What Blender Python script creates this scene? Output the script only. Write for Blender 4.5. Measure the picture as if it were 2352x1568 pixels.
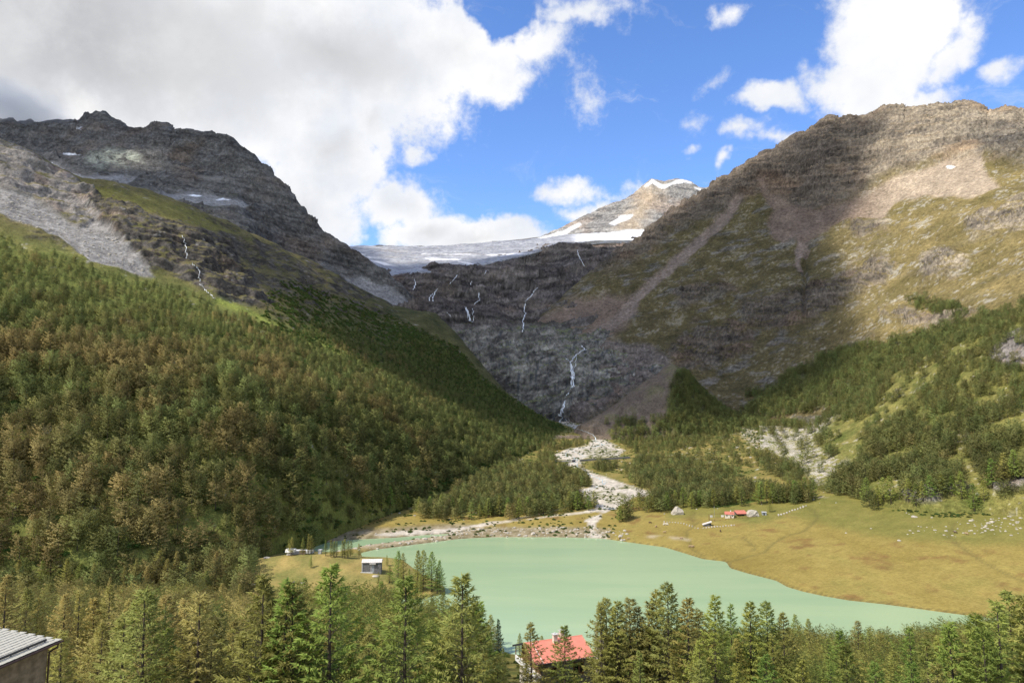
import bpy, math, random
import numpy as np
from mathutils import Vector, Matrix

for _o in list(bpy.data.objects):
    bpy.data.objects.remove(_o)
scene = bpy.context.scene
col = scene.collection
R_ = math.radians

# ------------------------------------------------------------------ camera
CAM_Z = 110.0
F, CX, CY, HOR = 1568.0, 1176.0, 784.0, 940.0
PITCH = math.atan((HOR - CY) / F)
CP, SP = math.cos(PITCH), math.sin(PITCH)
cam_d = bpy.data.cameras.new('camera')
cam_d.lens = 24.0
cam_d.sensor_width = 36.0
cam_d.clip_start = 0.5
cam_d.clip_end = 20000
cam = bpy.data.objects.new('camera', cam_d)
col.objects.link(cam)
cam.location = (0, 0, CAM_Z)
cam.rotation_euler = (math.pi / 2 + PITCH, 0, 0)
scene.camera = cam

# ------------------------------------------------------------------ light
SUN_EL, SUN_AZ = R_(52), R_(-122)          # azimuth measured from +Y towards +X
TO_SUN = np.array([math.cos(SUN_EL) * math.sin(SUN_AZ), math.cos(SUN_EL) * math.cos(SUN_AZ), math.sin(SUN_EL)])
sun_d = bpy.data.lights.new('sun', 'SUN')
sun_d.energy = 4.4
sun_d.angle = R_(0.53)
sun_d.color = (1.0, 0.94, 0.84)
sun = bpy.data.objects.new('sun', sun_d)
col.objects.link(sun)
sun.rotation_euler = Vector(TO_SUN).to_track_quat('Z', 'Y').to_euler()

scene.view_settings.view_transform = 'Standard'
scene.view_settings.look = 'None'
scene.view_settings.exposure = 0.25
scene.view_settings.gamma = 1.0
scene.view_settings.use_curve_mapping = False
scene.cycles.max_bounces = 5
scene.cycles.diffuse_bounces = 3
scene.cycles.transparent_max_bounces = 12
scene.cycles.use_denoising = True
scene.cycles.use_adaptive_sampling = True

# ------------------------------------------------------------------ node helpers
class NT:
    def __init__(self, tree):
        self.t = tree
        self.n = tree.nodes
        self.l = tree.links
    def node(self, kind, **kw):
        nd = self.n.new(kind)
        for k, v in kw.items():
            setattr(nd, k, v)
        return nd
    def put(self, sock, v):
        if isinstance(v, bpy.types.NodeSocket):
            self.l.new(v, sock)
        elif v is not None:
            sock.default_value = v
    def math(self, op, a, b=None, c=None, clamp=False):
        nd = self.node('ShaderNodeMath', operation=op, use_clamp=clamp)
        self.put(nd.inputs[0], a)
        if b is not None: self.put(nd.inputs[1], b)
        if c is not None: self.put(nd.inputs[2], c)
        return nd.outputs[0]
    def vmath(self, op, a, b=None):
        nd = self.node('ShaderNodeVectorMath', operation=op)
        self.put(nd.inputs[0], a)
        if b is not None: self.put(nd.inputs[1], b)
        return nd.outputs['Value'] if op in ('LENGTH', 'DOT_PRODUCT') else nd.outputs[0]
    def noise(self, vec, scale, detail=4, rough=0.55, dist=0.0):
        nd = self.node('ShaderNodeTexNoise')
        if vec is not None: self.l.new(vec, nd.inputs['Vector'])
        nd.inputs['Scale'].default_value = scale
        nd.inputs['Detail'].default_value = detail
        nd.inputs['Roughness'].default_value = rough
        nd.inputs['Distortion'].default_value = dist
        return nd.outputs[0]
    def ramp(self, val, lo, hi, a=0.0, b=1.0, smooth=True):
        nd = self.node('ShaderNodeMapRange', interpolation_type='SMOOTHSTEP' if smooth else 'LINEAR')
        self.put(nd.inputs['Value'], val)
        self.put(nd.inputs['From Min'], lo); self.put(nd.inputs['From Max'], hi)
        self.put(nd.inputs['To Min'], a); self.put(nd.inputs['To Max'], b)
        return nd.outputs[0]
    def mix(self, fac, a, b, blend='MIX'):
        nd = self.node('ShaderNodeMix', data_type='RGBA', blend_type=blend)
        self.put(nd.inputs[0], fac)
        self.put(nd.inputs[6], a if isinstance(a, bpy.types.NodeSocket) else (*a, 1.0))
        self.put(nd.inputs[7], b if isinstance(b, bpy.types.NodeSocket) else (*b, 1.0))
        return nd.outputs[2]

def unproj(u, v, Y):
    """the point of the picture (u, v; 2352 x 1568) that lies Y metres out"""
    a = (np.asarray(u, float) - CX) / F
    b = (CY - np.asarray(v, float)) / F
    dx, dy, dz = a, CP - b * SP, SP + b * CP
    t = Y / dy
    return np.stack([dx * t, dy * t, CAM_Z + dz * t], -1)
def on_plane(u, v, z=0.0):
    a = (np.asarray(u, float) - CX) / F
    b = (CY - np.asarray(v, float)) / F
    dx, dy, dz = a, CP - b * SP, SP + b * CP
    t = (z - CAM_Z) / dz
    return np.stack([dx * t, dy * t], -1)
def proj(X, Y, Z):
    zc = Z - CAM_Z
    fw = Y * CP + zc * SP
    up = -Y * SP + zc * CP
    fw = np.maximum(fw, 0.1)
    return CX + F * X / fw, CY - F * up / fw

# ------------------------------------------------------------------ sky
world = bpy.data.worlds.new('World')
scene.world = world
world.use_nodes = True
W = NT(world.node_tree)
W.n.clear()
tc = W.node('ShaderNodeTexCoord')
dirv = tc.outputs['Generated']
sky = W.node('ShaderNodeTexSky', sky_type='NISHITA')
sky.sun_disc = False
sky.sun_elevation = SUN_EL
sky.sun_rotation = SUN_AZ
sky.altitude = 2000
sky.air_density = 1.0
sky.dust_density = 0.35
sky.ozone_density = 1.6
SKY_K = 0.115
hs = W.node('ShaderNodeHueSaturation')
hs.inputs['Hue'].default_value = 0.508
hs.inputs['Saturation'].default_value = 1.18
hs.inputs['Value'].default_value = 2.1
W.l.new(sky.outputs[0], hs.inputs['Color'])
sky_col = hs.outputs[0]
sep = W.node('ShaderNodeSeparateXYZ')
W.l.new(dirv, sep.inputs[0])
az = W.math('ARCTAN2', sep.outputs[0], sep.outputs[1])
el = W.math('ARCSINE', sep.outputs[2])
comb = W.node('ShaderNodeCombineXYZ')
W.l.new(az, comb.inputs[0]); W.l.new(el, comb.inputs[1])
n_w1 = W.noise(dirv, 5.0, 6, 0.6)
nzv = W.node('ShaderNodeTexNoise')
W.l.new(dirv, nzv.inputs['Vector'])
nzv.inputs['Scale'].default_value = 6.0; nzv.inputs['Detail'].default_value = 5; nzv.inputs['Roughness'].default_value = 0.6
warp = W.vmath('MULTIPLY', W.vmath('SUBTRACT', nzv.outputs['Color'], (0.5, 0.5, 0.5)), (0.13, 0.13, 0.0))
pos = W.vmath('ADD', comb.outputs[0], warp)
def azel(u, v):
    p = unproj(u, v, 1.0) - np.array([0, 0, CAM_Z])
    return math.atan2(p[0], p[1]), math.asin(p[2] / np.linalg.norm(p))
BLOBS = [  # u, v, ru, rv, weight
    (150, 60, 1050, 420, 1.3), (780, 120, 420, 250, 1.0), (1030, 110, 170, 160, 0.55), (1240, 110, 190, 110, 0.5),
    (1350, 30, 160, 80, 0.45), (1110, 185, 160, 90, 0.5), (1330, 210, 70, 110, 0.26), (760, 350, 190, 170, 0.8),
    (880, 285, 120, 100, 0.6), (980, 345, 55, 42, 0.42), (720, 470, 180, 160, 0.75), (920, 455, 150, 95, 0.6),
    (1090, 540, 190, 68, 0.75), (1150, 515, 85, 45, 0.55), (980, 520, 160, 60, 0.7),
    (2050, 60, 210, 220, 0.75), (1985, 190, 200, 120, 0.7), (1780, 228, 110, 50, 0.42), (2200, 110, 130, 120, 0.55),
    (2310, 160, 120, 80, 0.45), (2080, 245, 300, 55, 0.42), (1640, 190, 70, 40, 0.2), (1605, 300, 75, 75, 0.26),
    (1725, 315, 80, 32, 0.28), (1690, 385, 50, 36, 0.36), (1590, 357, 60, 25, 0.26), (1300, 440, 130, 34, 0.24),
    (1345, 485, 100, 36, 0.34), (1455, 440, 80, 32, 0.27), (1820, 320, 170, 32, 0.27), (1690, 10, 60, 30, 0.2),
]
best = None
for (bu, bv, ru, rv, w) in BLOBS:
    a0, e0 = azel(bu, bv)
    a1, _ = azel(bu + ru, bv)
    _, e1 = azel(bu, bv - rv)
    q = W.vmath('LENGTH', W.vmath('MULTIPLY', W.vmath('SUBTRACT', pos, (a0, e0, 0)), (1 / max(abs(a1 - a0), .01), 1 / max(abs(e1 - e0), .01), 0)))
    s = W.math('MULTIPLY_ADD', q, -w, w)
    best = s if best is None else W.math('MAXIMUM', best, s)
a0, e0 = azel(1150, 48); 
hole = W.vmath('LENGTH', W.vmath('MULTIPLY', W.vmath('SUBTRACT', pos, (a0, e0, 0)), (1 / .07, 1 / .05, 0)))
best = W.math('SUBTRACT', best, W.math('MULTIPLY', W.math('SUBTRACT', 1.0, hole, clamp=True), 0.9))
# a thin general cover so that the sky goes on with loose cumulus out of the frame
bg = W.ramp(W.noise(dirv, 2.2, 3, 0.5), 0.40, 0.62, -0.2, 0.6)
far_az = W.ramp(W.math('ABSOLUTE', az), 0.85, 1.3)
best = W.math('MAXIMUM', best, W.math('MULTIPLY_ADD', far_az, 1.0, W.math('SUBTRACT', bg, 1.0)))
n_f = W.noise(dirv, 9.0, 10, 0.66)
n_ff = W.noise(dirv, 30.0, 5, 0.6)
dens = W.math('ADD', best, W.math('MULTIPLY_ADD', n_f, 1.0, -0.56))
dens = W.math('ADD', dens, W.math('MULTIPLY_ADD', n_ff, 0.16, -0.08))
wsp = W.noise(W.vmath('MULTIPLY', W.vmath('ADD', comb.outputs[0], warp), (5.0, 13.0, 1.0)), 1.0, 8, 0.68, 0.6)
veil = W.math('MULTIPLY', W.ramp(wsp, 0.54, 0.78), 0.42)
alpha = W.math('MAXIMUM', W.ramp(dens, 0.0, 0.26), veil)
thick = W.ramp(dens, 0.22, 0.95)
bill = W.noise(W.vmath('ADD', dirv, (0.03, 0.0, -0.03)), 7.0, 7, 0.55)
wht = W.mix(W.ramp(bill, 0.3, 0.7), (0.80, 0.84, 0.92), (1.08, 1.07, 1.06))
big = W.noise(dirv, 2.6, 5, 0.5)
gry = W.mix(W.ramp(big, 0.36, 0.62), (0.50, 0.505, 0.525), (0.66, 0.665, 0.68))
gry = W.mix(W.ramp(n_f, 0.3, 0.75), gry, (0.74, 0.745, 0.76))
leftness = W.ramp(az, 0.12, -0.16)
cl = W.mix(W.math('MULTIPLY', thick, W.math('MULTIPLY_ADD', leftness, 0.8, 0.14)), wht, gry)
clk = W.node('ShaderNodeVectorMath', operation='SCALE')
W.l.new(cl, clk.inputs[0]); clk.inputs['Scale'].default_value = 0.85 / SKY_K
fin = W.mix(alpha, sky_col, clk.outputs[0])
bgn = W.node('ShaderNodeBackground')
W.l.new(fin, bgn.inputs[0]); bgn.inputs[1].default_value = SKY_K
wo = W.node('ShaderNodeOutputWorld')
W.l.new(bgn.outputs[0], wo.inputs[0])

# ------------------------------------------------------------------ noise in numpy
_rs = np.random.RandomState(7)
_perm = _rs.permutation(256).astype(np.int32)
_perm = np.concatenate([_perm, _perm, _perm])
_g = _rs.normal(size=(256, 3)).astype(np.float32)
_g /= np.linalg.norm(_g, axis=1, keepdims=True)
def perlin(P):
    P = np.asarray(P, np.float32)
    i = np.floor(P).astype(np.int32)
    f = P - i
    i &= 255
    w = f * f * f * (f * (f * 6 - 15) + 10)
    out = 0
    for dx in (0, 1):
        wx = w[:, 0] if dx else 1 - w[:, 0]
        hx = _perm[i[:, 0] + dx]
        for dy in (0, 1):
            wy = wx * (w[:, 1] if dy else 1 - w[:, 1])
            hy = _perm[hx + i[:, 1] + dy]
            for dz in (0, 1):
                g = _g[_perm[hy + i[:, 2] + dz]]
                d = g[:, 0] * (f[:, 0] - dx) + g[:, 1] * (f[:, 1] - dy) + g[:, 2] * (f[:, 2] - dz)
                out = out + d * wy * (w[:, 2] if dz else 1 - w[:, 2])
    return out * 1.5
def fbm(P, octv=5, gain=0.5, lac=2.03):
    P = np.asarray(P, np.float32)
    a, s, tot = 1.0, 0, 0
    for k in range(octv):
        s = s + a * perlin(P + 17.3 * k)
        tot += a; a *= gain; P = P * lac
    return s / tot
def ridged(P, octv=5, gain=0.5, lac=2.07):
    P = np.asarray(P, np.float32)
    a, s, tot = 1.0, 0, 0
    for k in range(octv):
        s = s + a * (1 - 2 * np.abs(perlin(P + 9.7 * k)))
        tot += a; a *= gain; P = P * lac
    return s / tot
def sm(x, a, b):
    t = np.clip((x - a) / (b - a), 0, 1)
    return t * t * (3 - 2 * t)
def lerp3(a, b, t):
    return np.asarray(a) * (1 - t[:, None]) + np.asarray(b) * t[:, None]
def sdist(px, py, poly, closed=True):
    """signed distance (inside negative) to a polygon, or the distance to a line"""
    poly = np.asarray(poly, float)
    n = len(poly)
    d = np.full(px.shape, 1e18)
    ins = np.zeros(px.shape, bool)
    for k in range(n if closed else n - 1):
        ax, ay = poly[k]; bx, by = poly[(k + 1) % n]
        ex, ey = bx - ax, by - ay
        t = np.clip(((px - ax) * ex + (py - ay) * ey) / (ex * ex + ey * ey + 1e-12), 0, 1)
        d = np.minimum(d, (px - ax - t * ex) ** 2 + (py - ay - t * ey) ** 2)
        if closed and ay != by:
            c = ((ay > py) != (by > py)) & (px < (bx - ax) * (py - ay) / (by - ay) + ax)
            ins ^= c
    d = np.sqrt(d)
    return np.where(ins, -d, d) if closed else d
# ------------------------------------------------------------------ mesh helpers
def set_props(o, label=None, cat=None, group=None, kind=None):
    if label: o['label'] = label
    if cat: o['category'] = cat
    if group: o['group'] = group
    if kind: o['kind'] = kind
    return o
def np_mesh(name, V, faces, mat=None, attrs=None, smooth=True):
    """faces: (n,k) int array with constant k"""
    me = bpy.data.meshes.new(name)
    V = np.asarray(V, np.float32); faces = np.asarray(faces, np.int32)
    n, k = faces.shape
    me.vertices.add(len(V)); me.vertices.foreach_set('co', V.ravel())
    me.loops.add(n * k); me.loops.foreach_set('vertex_index', faces.ravel())
    me.polygons.add(n)
    me.polygons.foreach_set('loop_start', np.arange(0, n * k, k, dtype=np.int32))
    me.polygons.foreach_set('loop_total', np.full(n, k, np.int32))
    if smooth: me.polygons.foreach_set('use_smooth', np.ones(n, bool))
    for an, (typ, dom, dat) in (attrs or {}).items():
        a = me.attributes.new(an, typ, dom)
        dat = np.asarray(dat, np.float32)
        if typ == 'FLOAT_COLOR':
            a.data.foreach_set('color', np.concatenate([dat, np.ones((len(dat), 1), np.float32)], 1).ravel())
        else:
            a.data.foreach_set('value', dat.ravel())
    me.update(); me.validate()
    if mat: me.materials.append(mat)
    return me
def link(name, me, parent=None):
    o = bpy.data.objects.new(name, me)
    col.objects.link(o)
    if parent is not None: o.parent = parent
    return o
def grid_faces(nr, nc):
    i = np.arange(nr * nc).reshape(nr, nc)
    return np.stack([i[:-1, :-1], i[:-1, 1:], i[1:, 1:], i[1:, :-1]], -1).reshape(-1, 4)

def mat_ground(name, scale, bump, dist, amt=0.5, rough=0.95, spec=0.1):
    m = bpy.data.materials.new(name); m.use_nodes = True
    T = NT(m.node_tree); p = T.n['Principled BSDF']
    g = T.node('ShaderNodeNewGeometry').outputs['Position']
    at = T.node('ShaderNodeAttribute', attribute_name='albedo')
    n1 = T.noise(g, scale, 6, 0.65)
    n2 = T.noise(g, scale * 0.17, 4, 0.6)
    n3 = T.noise(g, scale * 3.3, 3, 0.6)
    k = T.math('MULTIPLY', T.ramp(n1, 0.3, 0.7, 1 - amt, 1 + amt, False), T.ramp(n2, 0.3, 0.7, 1 - amt * .5, 1 + amt * .5, False))
    k = T.math('MULTIPLY', k, T.ramp(n3, 0.3, 0.7, 1 - amt * .6, 1 + amt * .6, False))
    sc = T.node('ShaderNodeVectorMath', operation='SCALE')
    T.l.new(at.outputs['Color'], sc.inputs[0]); T.l.new(k, sc.inputs['Scale'])
    T.l.new(sc.outputs[0], p.inputs['Base Color'])
    p.inputs['Roughness'].default_value = rough
    p.inputs['Specular IOR Level'].default_value = spec
    b = T.node('ShaderNodeBump'); b.inputs['Strength'].default_value = bump; b.inputs['Distance'].default_value = dist
    T.l.new(T.math('ADD', n1, T.math('MULTIPLY', n2, 1.5)), b.inputs['Height'])
    T.l.new(b.outputs[0], p.inputs['Normal'])
    return m

# ------------------------------------------------------------------ terrain layers
LAYERS = []
class Layer:
    def __init__(self, name, curves, r0, r1, nc, rows, back=(300, -350), smooth=4, sky_row=None, skysm=1, skirt=45):
        self.name = name
        self.r = np.linspace(r0, r1, nc)
        K = []
        for ci, c in enumerate(curves):
            c = np.asarray(c, float)
            p = unproj(c[:, 0], c[:, 1], c[:, 2])
            rr = p[:, 0] / p[:, 1]
            o = np.argsort(rr)
            yy = np.interp(self.r, rr[o], p[o, 1]); zz = np.interp(self.r, rr[o], p[o, 2])
            s = skysm if ci == (sky_row if sky_row is not None else len(curves) - 1) else smooth
            if s:
                k = np.exp(-0.5 * (np.arange(-3 * s, 3 * s + 1) / s) ** 2); k /= k.sum()
                yy = np.convolve(np.pad(yy, 3 * s, mode='edge'), k, 'valid')
                zz = np.convolve(np.pad(zz, 3 * s, mode='edge'), k, 'valid')
            K.append((yy, zz))
        if skirt:
            K.insert(0, (K[0][0] - 8, K[0][1] - skirt)); rows = [4] + list(rows)
        if back:
            K.append((K[-1][0] + back[0], K[-1][1] + back[1])); rows = list(rows) + [8]
        KY = np.array([k[0] for k in K]); KZ = np.array([k[1] for k in K])
        d = lambda A: np.diff(A, axis=0)
        def tang(A):
            D = d(A); T = np.zeros_like(A)
            T[0] = D[0]; T[-1] = D[-1]
            a, b = D[:-1], D[1:]
            T[1:-1] = np.where(a * b > 0, 2 * a * b / (a + b + 1e-9 * np.sign(a + b + 1e-12)), 0)
            return T
        TY, TZ = tang(KY), tang(KZ)
        TY = np.where(TY == 0, 0.25 * np.gradient(KY, axis=0), TY)
        Ys, Zs = [], []
        for i, n in enumerate(rows):
            t = (np.arange(n) / n)[:, None]
            h00, h10, h01, h11 = 2*t**3-3*t**2+1, t**3-2*t**2+t, -2*t**3+3*t**2, t**3-t**2
            Ys.append(h00*KY[i]+h10*TY[i]+h01*KY[i+1]+h11*TY[i+1]); Zs.append(h00*KZ[i]+h10*TZ[i]+h01*KZ[i+1]+h11*TZ[i+1])
        Ys.append(KY[-1:]); Zs.append(KZ[-1:])
        self.setup(np.concatenate(Ys), np.concatenate(Zs))
    def setup(self, Y, Z):
        self.nr, self.nc = Y.shape
        self.P = np.stack([self.r[None, :] * Y, Y, Z], -1)
        self.reproj()
    def reproj(self):
        self.U, self.V = proj(self.P[..., 0], self.P[..., 1], self.P[..., 2])
    def normals(self):
        du = np.gradient(self.P, axis=1); dv = np.gradient(self.P, axis=0)
        n = np.cross(du, dv)
        n /= np.linalg.norm(n, axis=-1, keepdims=True) + 1e-9
        n[n[..., 2] < 0] *= -1
        return n
    def displace(self, amt):
        self.P = self.P + self.normals() * amt.reshape(self.nr, self.nc, 1)
        self.reproj()
    def flat(self):
        return self.P.reshape(-1, 3), self.normals().reshape(-1, 3), self.U.ravel(), self.V.ravel()
    def build(self, albedo, mat):
        self.alb = albedo
        me = np_mesh(self.name, self.P.reshape(-1, 3), grid_faces(self.nr, self.nc), mat, {'albedo': ('FLOAT_COLOR', 'POINT', np.clip(albedo, 0.004, 0.95))})
        o = link(self.name, me); o['kind'] = 'structure'
        LAYERS.append(self); self.N = self.normals(); self.ob = o
        return o
    def pick(self, u, v):
        """nearest surface point behind pixel (u, v)"""
        a = (u - CX) / F; b = (CY - v) / F
        r = a / (CP - b * SP)
        c = (r - self.r[0]) / (self.r[-1] - self.r[0]) * (self.nc - 1)
        c = int(round(c))
        if c < 0 or c >= self.nc: return None
        vv = self.V[:, c]
        k = np.where((vv[:-1] >= v) & (vv[1:] < v))[0]
        if len(k) == 0: return None
        k = k[0]
        t = (vv[k] - v) / (vv[k] - vv[k + 1])
        return self.P[k, c] * (1 - t) + self.P[k + 1, c] * t, self.N[k, c]
def pick(u, v, layers=None):
    best = None
    for L in (layers or LAYERS):
        q = L.pick(u, v)
        if q is not None and (best is None or q[0][1] < best[0][1]): best = q
    return best

def slope_rock(P, N, d, l, freq=1 / 60.0, seed=0.0):
    """bare rock: bedded, mottled, streaked"""
    q = P * freq + seed
    a = fbm(q, 5, 0.6)
    bed = fbm(np.stack([q[:, 0] * 0.3, q[:, 1] * 0.3, q[:, 2] * 5.0 + 0.7 * q[:, 0]], -1), 5, 0.62)
    fine = fbm(q * 7.0, 3, 0.6)
    vein = ridged(q * 3.1 + 4, 3)
    t = np.clip(0.42 + 0.6 * a + 1.15 * bed + 0.5 * fine, 0, 1)
    c = lerp3(d, l, t)
    c = lerp3(c, np.asarray(l) * 1.2, sm(vein + .5 * fine, .5, .85) * .35)
    rust = sm(fbm(q * .45 + 33, 4), .05, .4) * .5
    return lerp3(c, c * np.array([1.22, .93, .74]), rust)

z3 = lambda pts: [(1435.5 + x * .4213, 201 + y * .4213) for x, y in pts]      # sheets the outlines were measured on
z1 = lambda pts: [(x * .3663, 172 + y * .3663) for x, y in pts]
zr = lambda pts: [(1091 + x * .2196, 918.7 + y * .2196) for x, y in pts]
zm = lambda pts: [(1493 + x * .4142, 918.7 + y * .4142) for x, y in pts]
zl = lambda pts: [(746.5 + x * .3418, 1033.6 + y * .3418) for x, y in pts]

# ---- lake and ground -------------------------------------------------
FAR_SHORE = [(829,1269),(859,1262),(907,1256),(952,1250),(1006,1243),(1054,1237),(1088,1235),(1136,1233),(1191,1233),(1259,1233),(1328,1234),
    (1382,1236),(1427,1242),(1475,1249),(1526,1256),(1576,1271),(1613,1283),(1665,1289),(1671,1294),(1677,1304),(1717,1316),(1783,1333),(1808,1347),
    (1845,1358),(1891,1368),(1949,1378),(2031,1387),(2106,1397),(2164,1405),(2218,1412),(2300,1420),(2420,1428)]
NEAR_SHORE = [(2420,1450),(2300,1462),(2180,1490),(2080,1507),(1950,1510),(1800,1506),(1650,1503),(1500,1506),(1350,1508),(1220,1506),(1130,1496),(1060,1478),
    (980,1452),(900,1436),(800,1428),(700,1432),(600,1440),(500,1436),(420,1425),(200,1420),(-100,1415),(-400,1410)]
PENIN = [(-400,1398),(-100,1402),(200,1404),(420,1407),(500,1404),(600,1397),(700,1387),(800,1381),(900,1377),(975,1373),(1024,1362),(1020,1346),
    (985,1326),(947,1308),(933,1306),(900,1300),(879,1299),(850,1290),(832,1280)]
ARM = [(715,1262),(727,1249),(778,1241),(809,1239),(844,1237),(910,1234),(976,1228),(1035,1225),(1036,1228),(965,1237),(907,1244),(849,1251),(822,1256),(770,1268),(735,1268)]
def wpoly(pts):
    p = np.array(pts, float); return on_plane(p[:, 0], p[:, 1], 0.0)
lake_w = wpoly(FAR_SHORE + NEAR_SHORE + PENIN)
arm_w = wpoly(ARM)
near_w = wpoly(NEAR_SHORE)
_nr = near_w[:, 0] / near_w[:, 1]; _o = np.argsort(_nr)
def near_Y(r): return np.interp(r, _nr[_o], near_w[_o, 1])
DITCH = [wpoly(zm(q)) for q in (
    [(900,700),(940,740),(860,790),(760,805),(690,830),(640,870),(560,880),(450,898)],
    [(1700,830),(1665,880),(1730,920),(1850,985),(1960,1030),(2080,1075)],
    [(245,680),(240,740),(280,720),(200,760),(230,830),(300,870)],
    [(440,790),(520,800),(590,850),(570,862)])]
def bump(x, y, cx, cy, rx, ry, h, rot=0.0):
    c, s = math.cos(rot), math.sin(rot)
    dx, dy = x - cx, y - cy
    a, b = dx * c + dy * s, -dx * s + dy * c
    return h * np.exp(-(a / rx) ** 2 - (b / ry) ** 2)
hill_c = on_plane(735, 1330, 0)
def ground_z(x, y):
    x = np.asarray(x, float); y = np.asarray(y, float)
    s = np.minimum(sdist(x, y, lake_w), sdist(x, y, arm_w))
    r = x / np.maximum(y, 1.0)
    yn = near_Y(np.clip(r, -1.4, 1.4))
    sp = np.maximum(s, 0)
    P = np.stack([x, y, np.zeros_like(x)], -1)
    far = 0.9 * (1 - np.exp(-sp / 2.5)) + 0.084 * sp + 0.00001 * np.maximum(sp - 300, 0) ** 2
    far = far + fbm(P / 55.0, 3).astype(float) * np.clip(sp / 40, 0, 1) * 1.2 + fbm(P / 11.0, 3) * np.clip(sp / 25, 0, 1) * 0.28
    far = far + bump(x, y, hill_c[0], hill_c[1] + 12, 42, 30, 9.5) * np.clip(sp / 12, 0, 1) + bump(x, y, hill_c[0] + 52, hill_c[1] + 22, 24, 18, 5.0) * np.clip(sp / 8, 0, 1)
    far = far - bump(x, y, -205, 420, 26, 60, 4) * np.clip(sp / 10, 0, 1)
    far = far + np.clip(x - 260, 0, 400) * 0.045 * np.clip(sp / 60, 0, 1)
    for d in DITCH:
        dd = sdist(x, y, d, False)
        far = far - 0.9 * np.exp(-(dd / 3.0) ** 2) * np.clip(sp / 6, 0, 1)
    fr = np.clip((yn - y) / np.maximum(yn - 140, 1), 0, 1)
    near = np.where(y > 140, 51 * fr ** 1.05, np.interp(y, [-60, 0, 20, 57, 90, 140], [118, 104.5, 95, 77, 63, 51]))
    near = near + bump(x, y, 9, 124, 16, 12, 4.5) + bump(x, y, -92, 142, 30, 22, 5.0)
    near = near + fbm(P / 23.0 + 5, 3) * np.clip(sp / 30, 0, 1) * 1.6
    z = np.where(y < yn, np.maximum(near, 0.5 * (1 - np.exp(-sp / 2))), far)
    return np.where(s < 0, np.maximum(s * 0.35, -2.5), np.maximum(z, 0.03 + 0.02 * np.minimum(sp, 5)))

class Ground(Layer):
    def __init__(self):
        self.name = 'ground'
        self.r = np.linspace(-1.12, 1.12, 560)
        Y = np.concatenate([np.geomspace(2.5, 120, 40)[:-1], np.geomspace(120, 290, 50)[:-1], np.geomspace(290, 420, 70)[:-1], np.geomspace(420, 1750, 190)])
        YY = np.repeat(Y[:, None], len(self.r), 1)
        Z = ground_z((self.r[None, :] * YY).ravel(), YY.ravel()).reshape(YY.shape)
        self.setup(YY, Z)
G = Ground()
P, N, U, V = G.flat()
wu = fbm(P / 9.0, 3) * 7; wv = fbm(P / 9.0 + 40, 3) * 2.5
s_sh = np.minimum(sdist(P[:, 0], P[:, 1], lake_w), sdist(P[:, 0], P[:, 1], arm_w))
big1 = fbm(P * np.array([1/45., 1/90., 1/45.]), 4); big2 = fbm(P / 16.0 + 3, 4); fine = fbm(P / 3.0, 3)
gold = lerp3((0.225, 0.170, 0.044), (0.315, 0.245, 0.072), np.clip(.5 + big1 + .5 * fine, 0, 1))
gold = lerp3(gold, (0.20, 0.125, 0.042), sm(big2 + .35 * big1, 0.12, 0.5))
green = lerp3((0.135, 0.135, 0.032), (0.205, 0.185, 0.05), np.clip(.5 + big2 + .5 * fine, 0, 1))
UP_GREEN = zm([(560,690),(760,640),(950,690),(1200,745),(1400,770),(1700,795),(2200,800),(2400,500),(1200,450),(900,500),(600,560),(100,560),(100,660),(400,640)])
dg = sdist(U + wu, V + wv * 3, UP_GREEN)
alb = lerp3(gold, green, np.clip(sm(-dg, -14, 14) * 0.85 + sm(big1 - .4 * big2, .1, .4) * .35, 0, 1))
# near hillside: yellow green undergrowth
yn = near_Y(np.clip(P[:, 0] / np.maximum(P[:, 1], 1), -1.4, 1.4))
nearm = sm(yn - P[:, 1], -2, 6)
under = lerp3((0.07, 0.085, 0.02), (0.23, 0.18, 0.05), np.clip(.5 + big2 * 1.2 + .4 * fine, 0, 1))
alb = lerp3(alb, under, nearm)
# left bank pasture and valley floor
val = sm(P[:, 1], 660, 740) * (1 - nearm)
vcol = lerp3((0.12, 0.125, 0.03), (0.29, 0.215, 0.07), np.clip(.45 + big2 * 1.3 + .3 * big1, 0, 1))
vcol = lerp3(vcol, (0.50, 0.46, 0.39), sm(fbm(P / 14.0 + 9, 5, .65) + 0.25 * fine, 0.26, 0.42) * .8)
right_open = sm(U, 1560, 1640) * (1 - sm(V + wv, 1120, 1150))
left_open = 1 - sm(U, 1400, 1480)
alb = lerp3(alb, vcol, np.clip(val * np.maximum(left_open * (1 - sm(V, 1215, 1232)), right_open + sm(1140 - V, 0, 30)), 0, 1))
# peninsula with the hut
hut_m = sm(1180 - U, 0, 60) * (1 - nearm) * sm(V, 1262, 1272)
hcol = lerp3((0.15, 0.155, 0.045), (0.33, 0.245, 0.085), np.clip(.55 + big2 * 1.2 + .3 * fine, 0, 1))
alb = lerp3(alb, hcol, hut_m)
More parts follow.
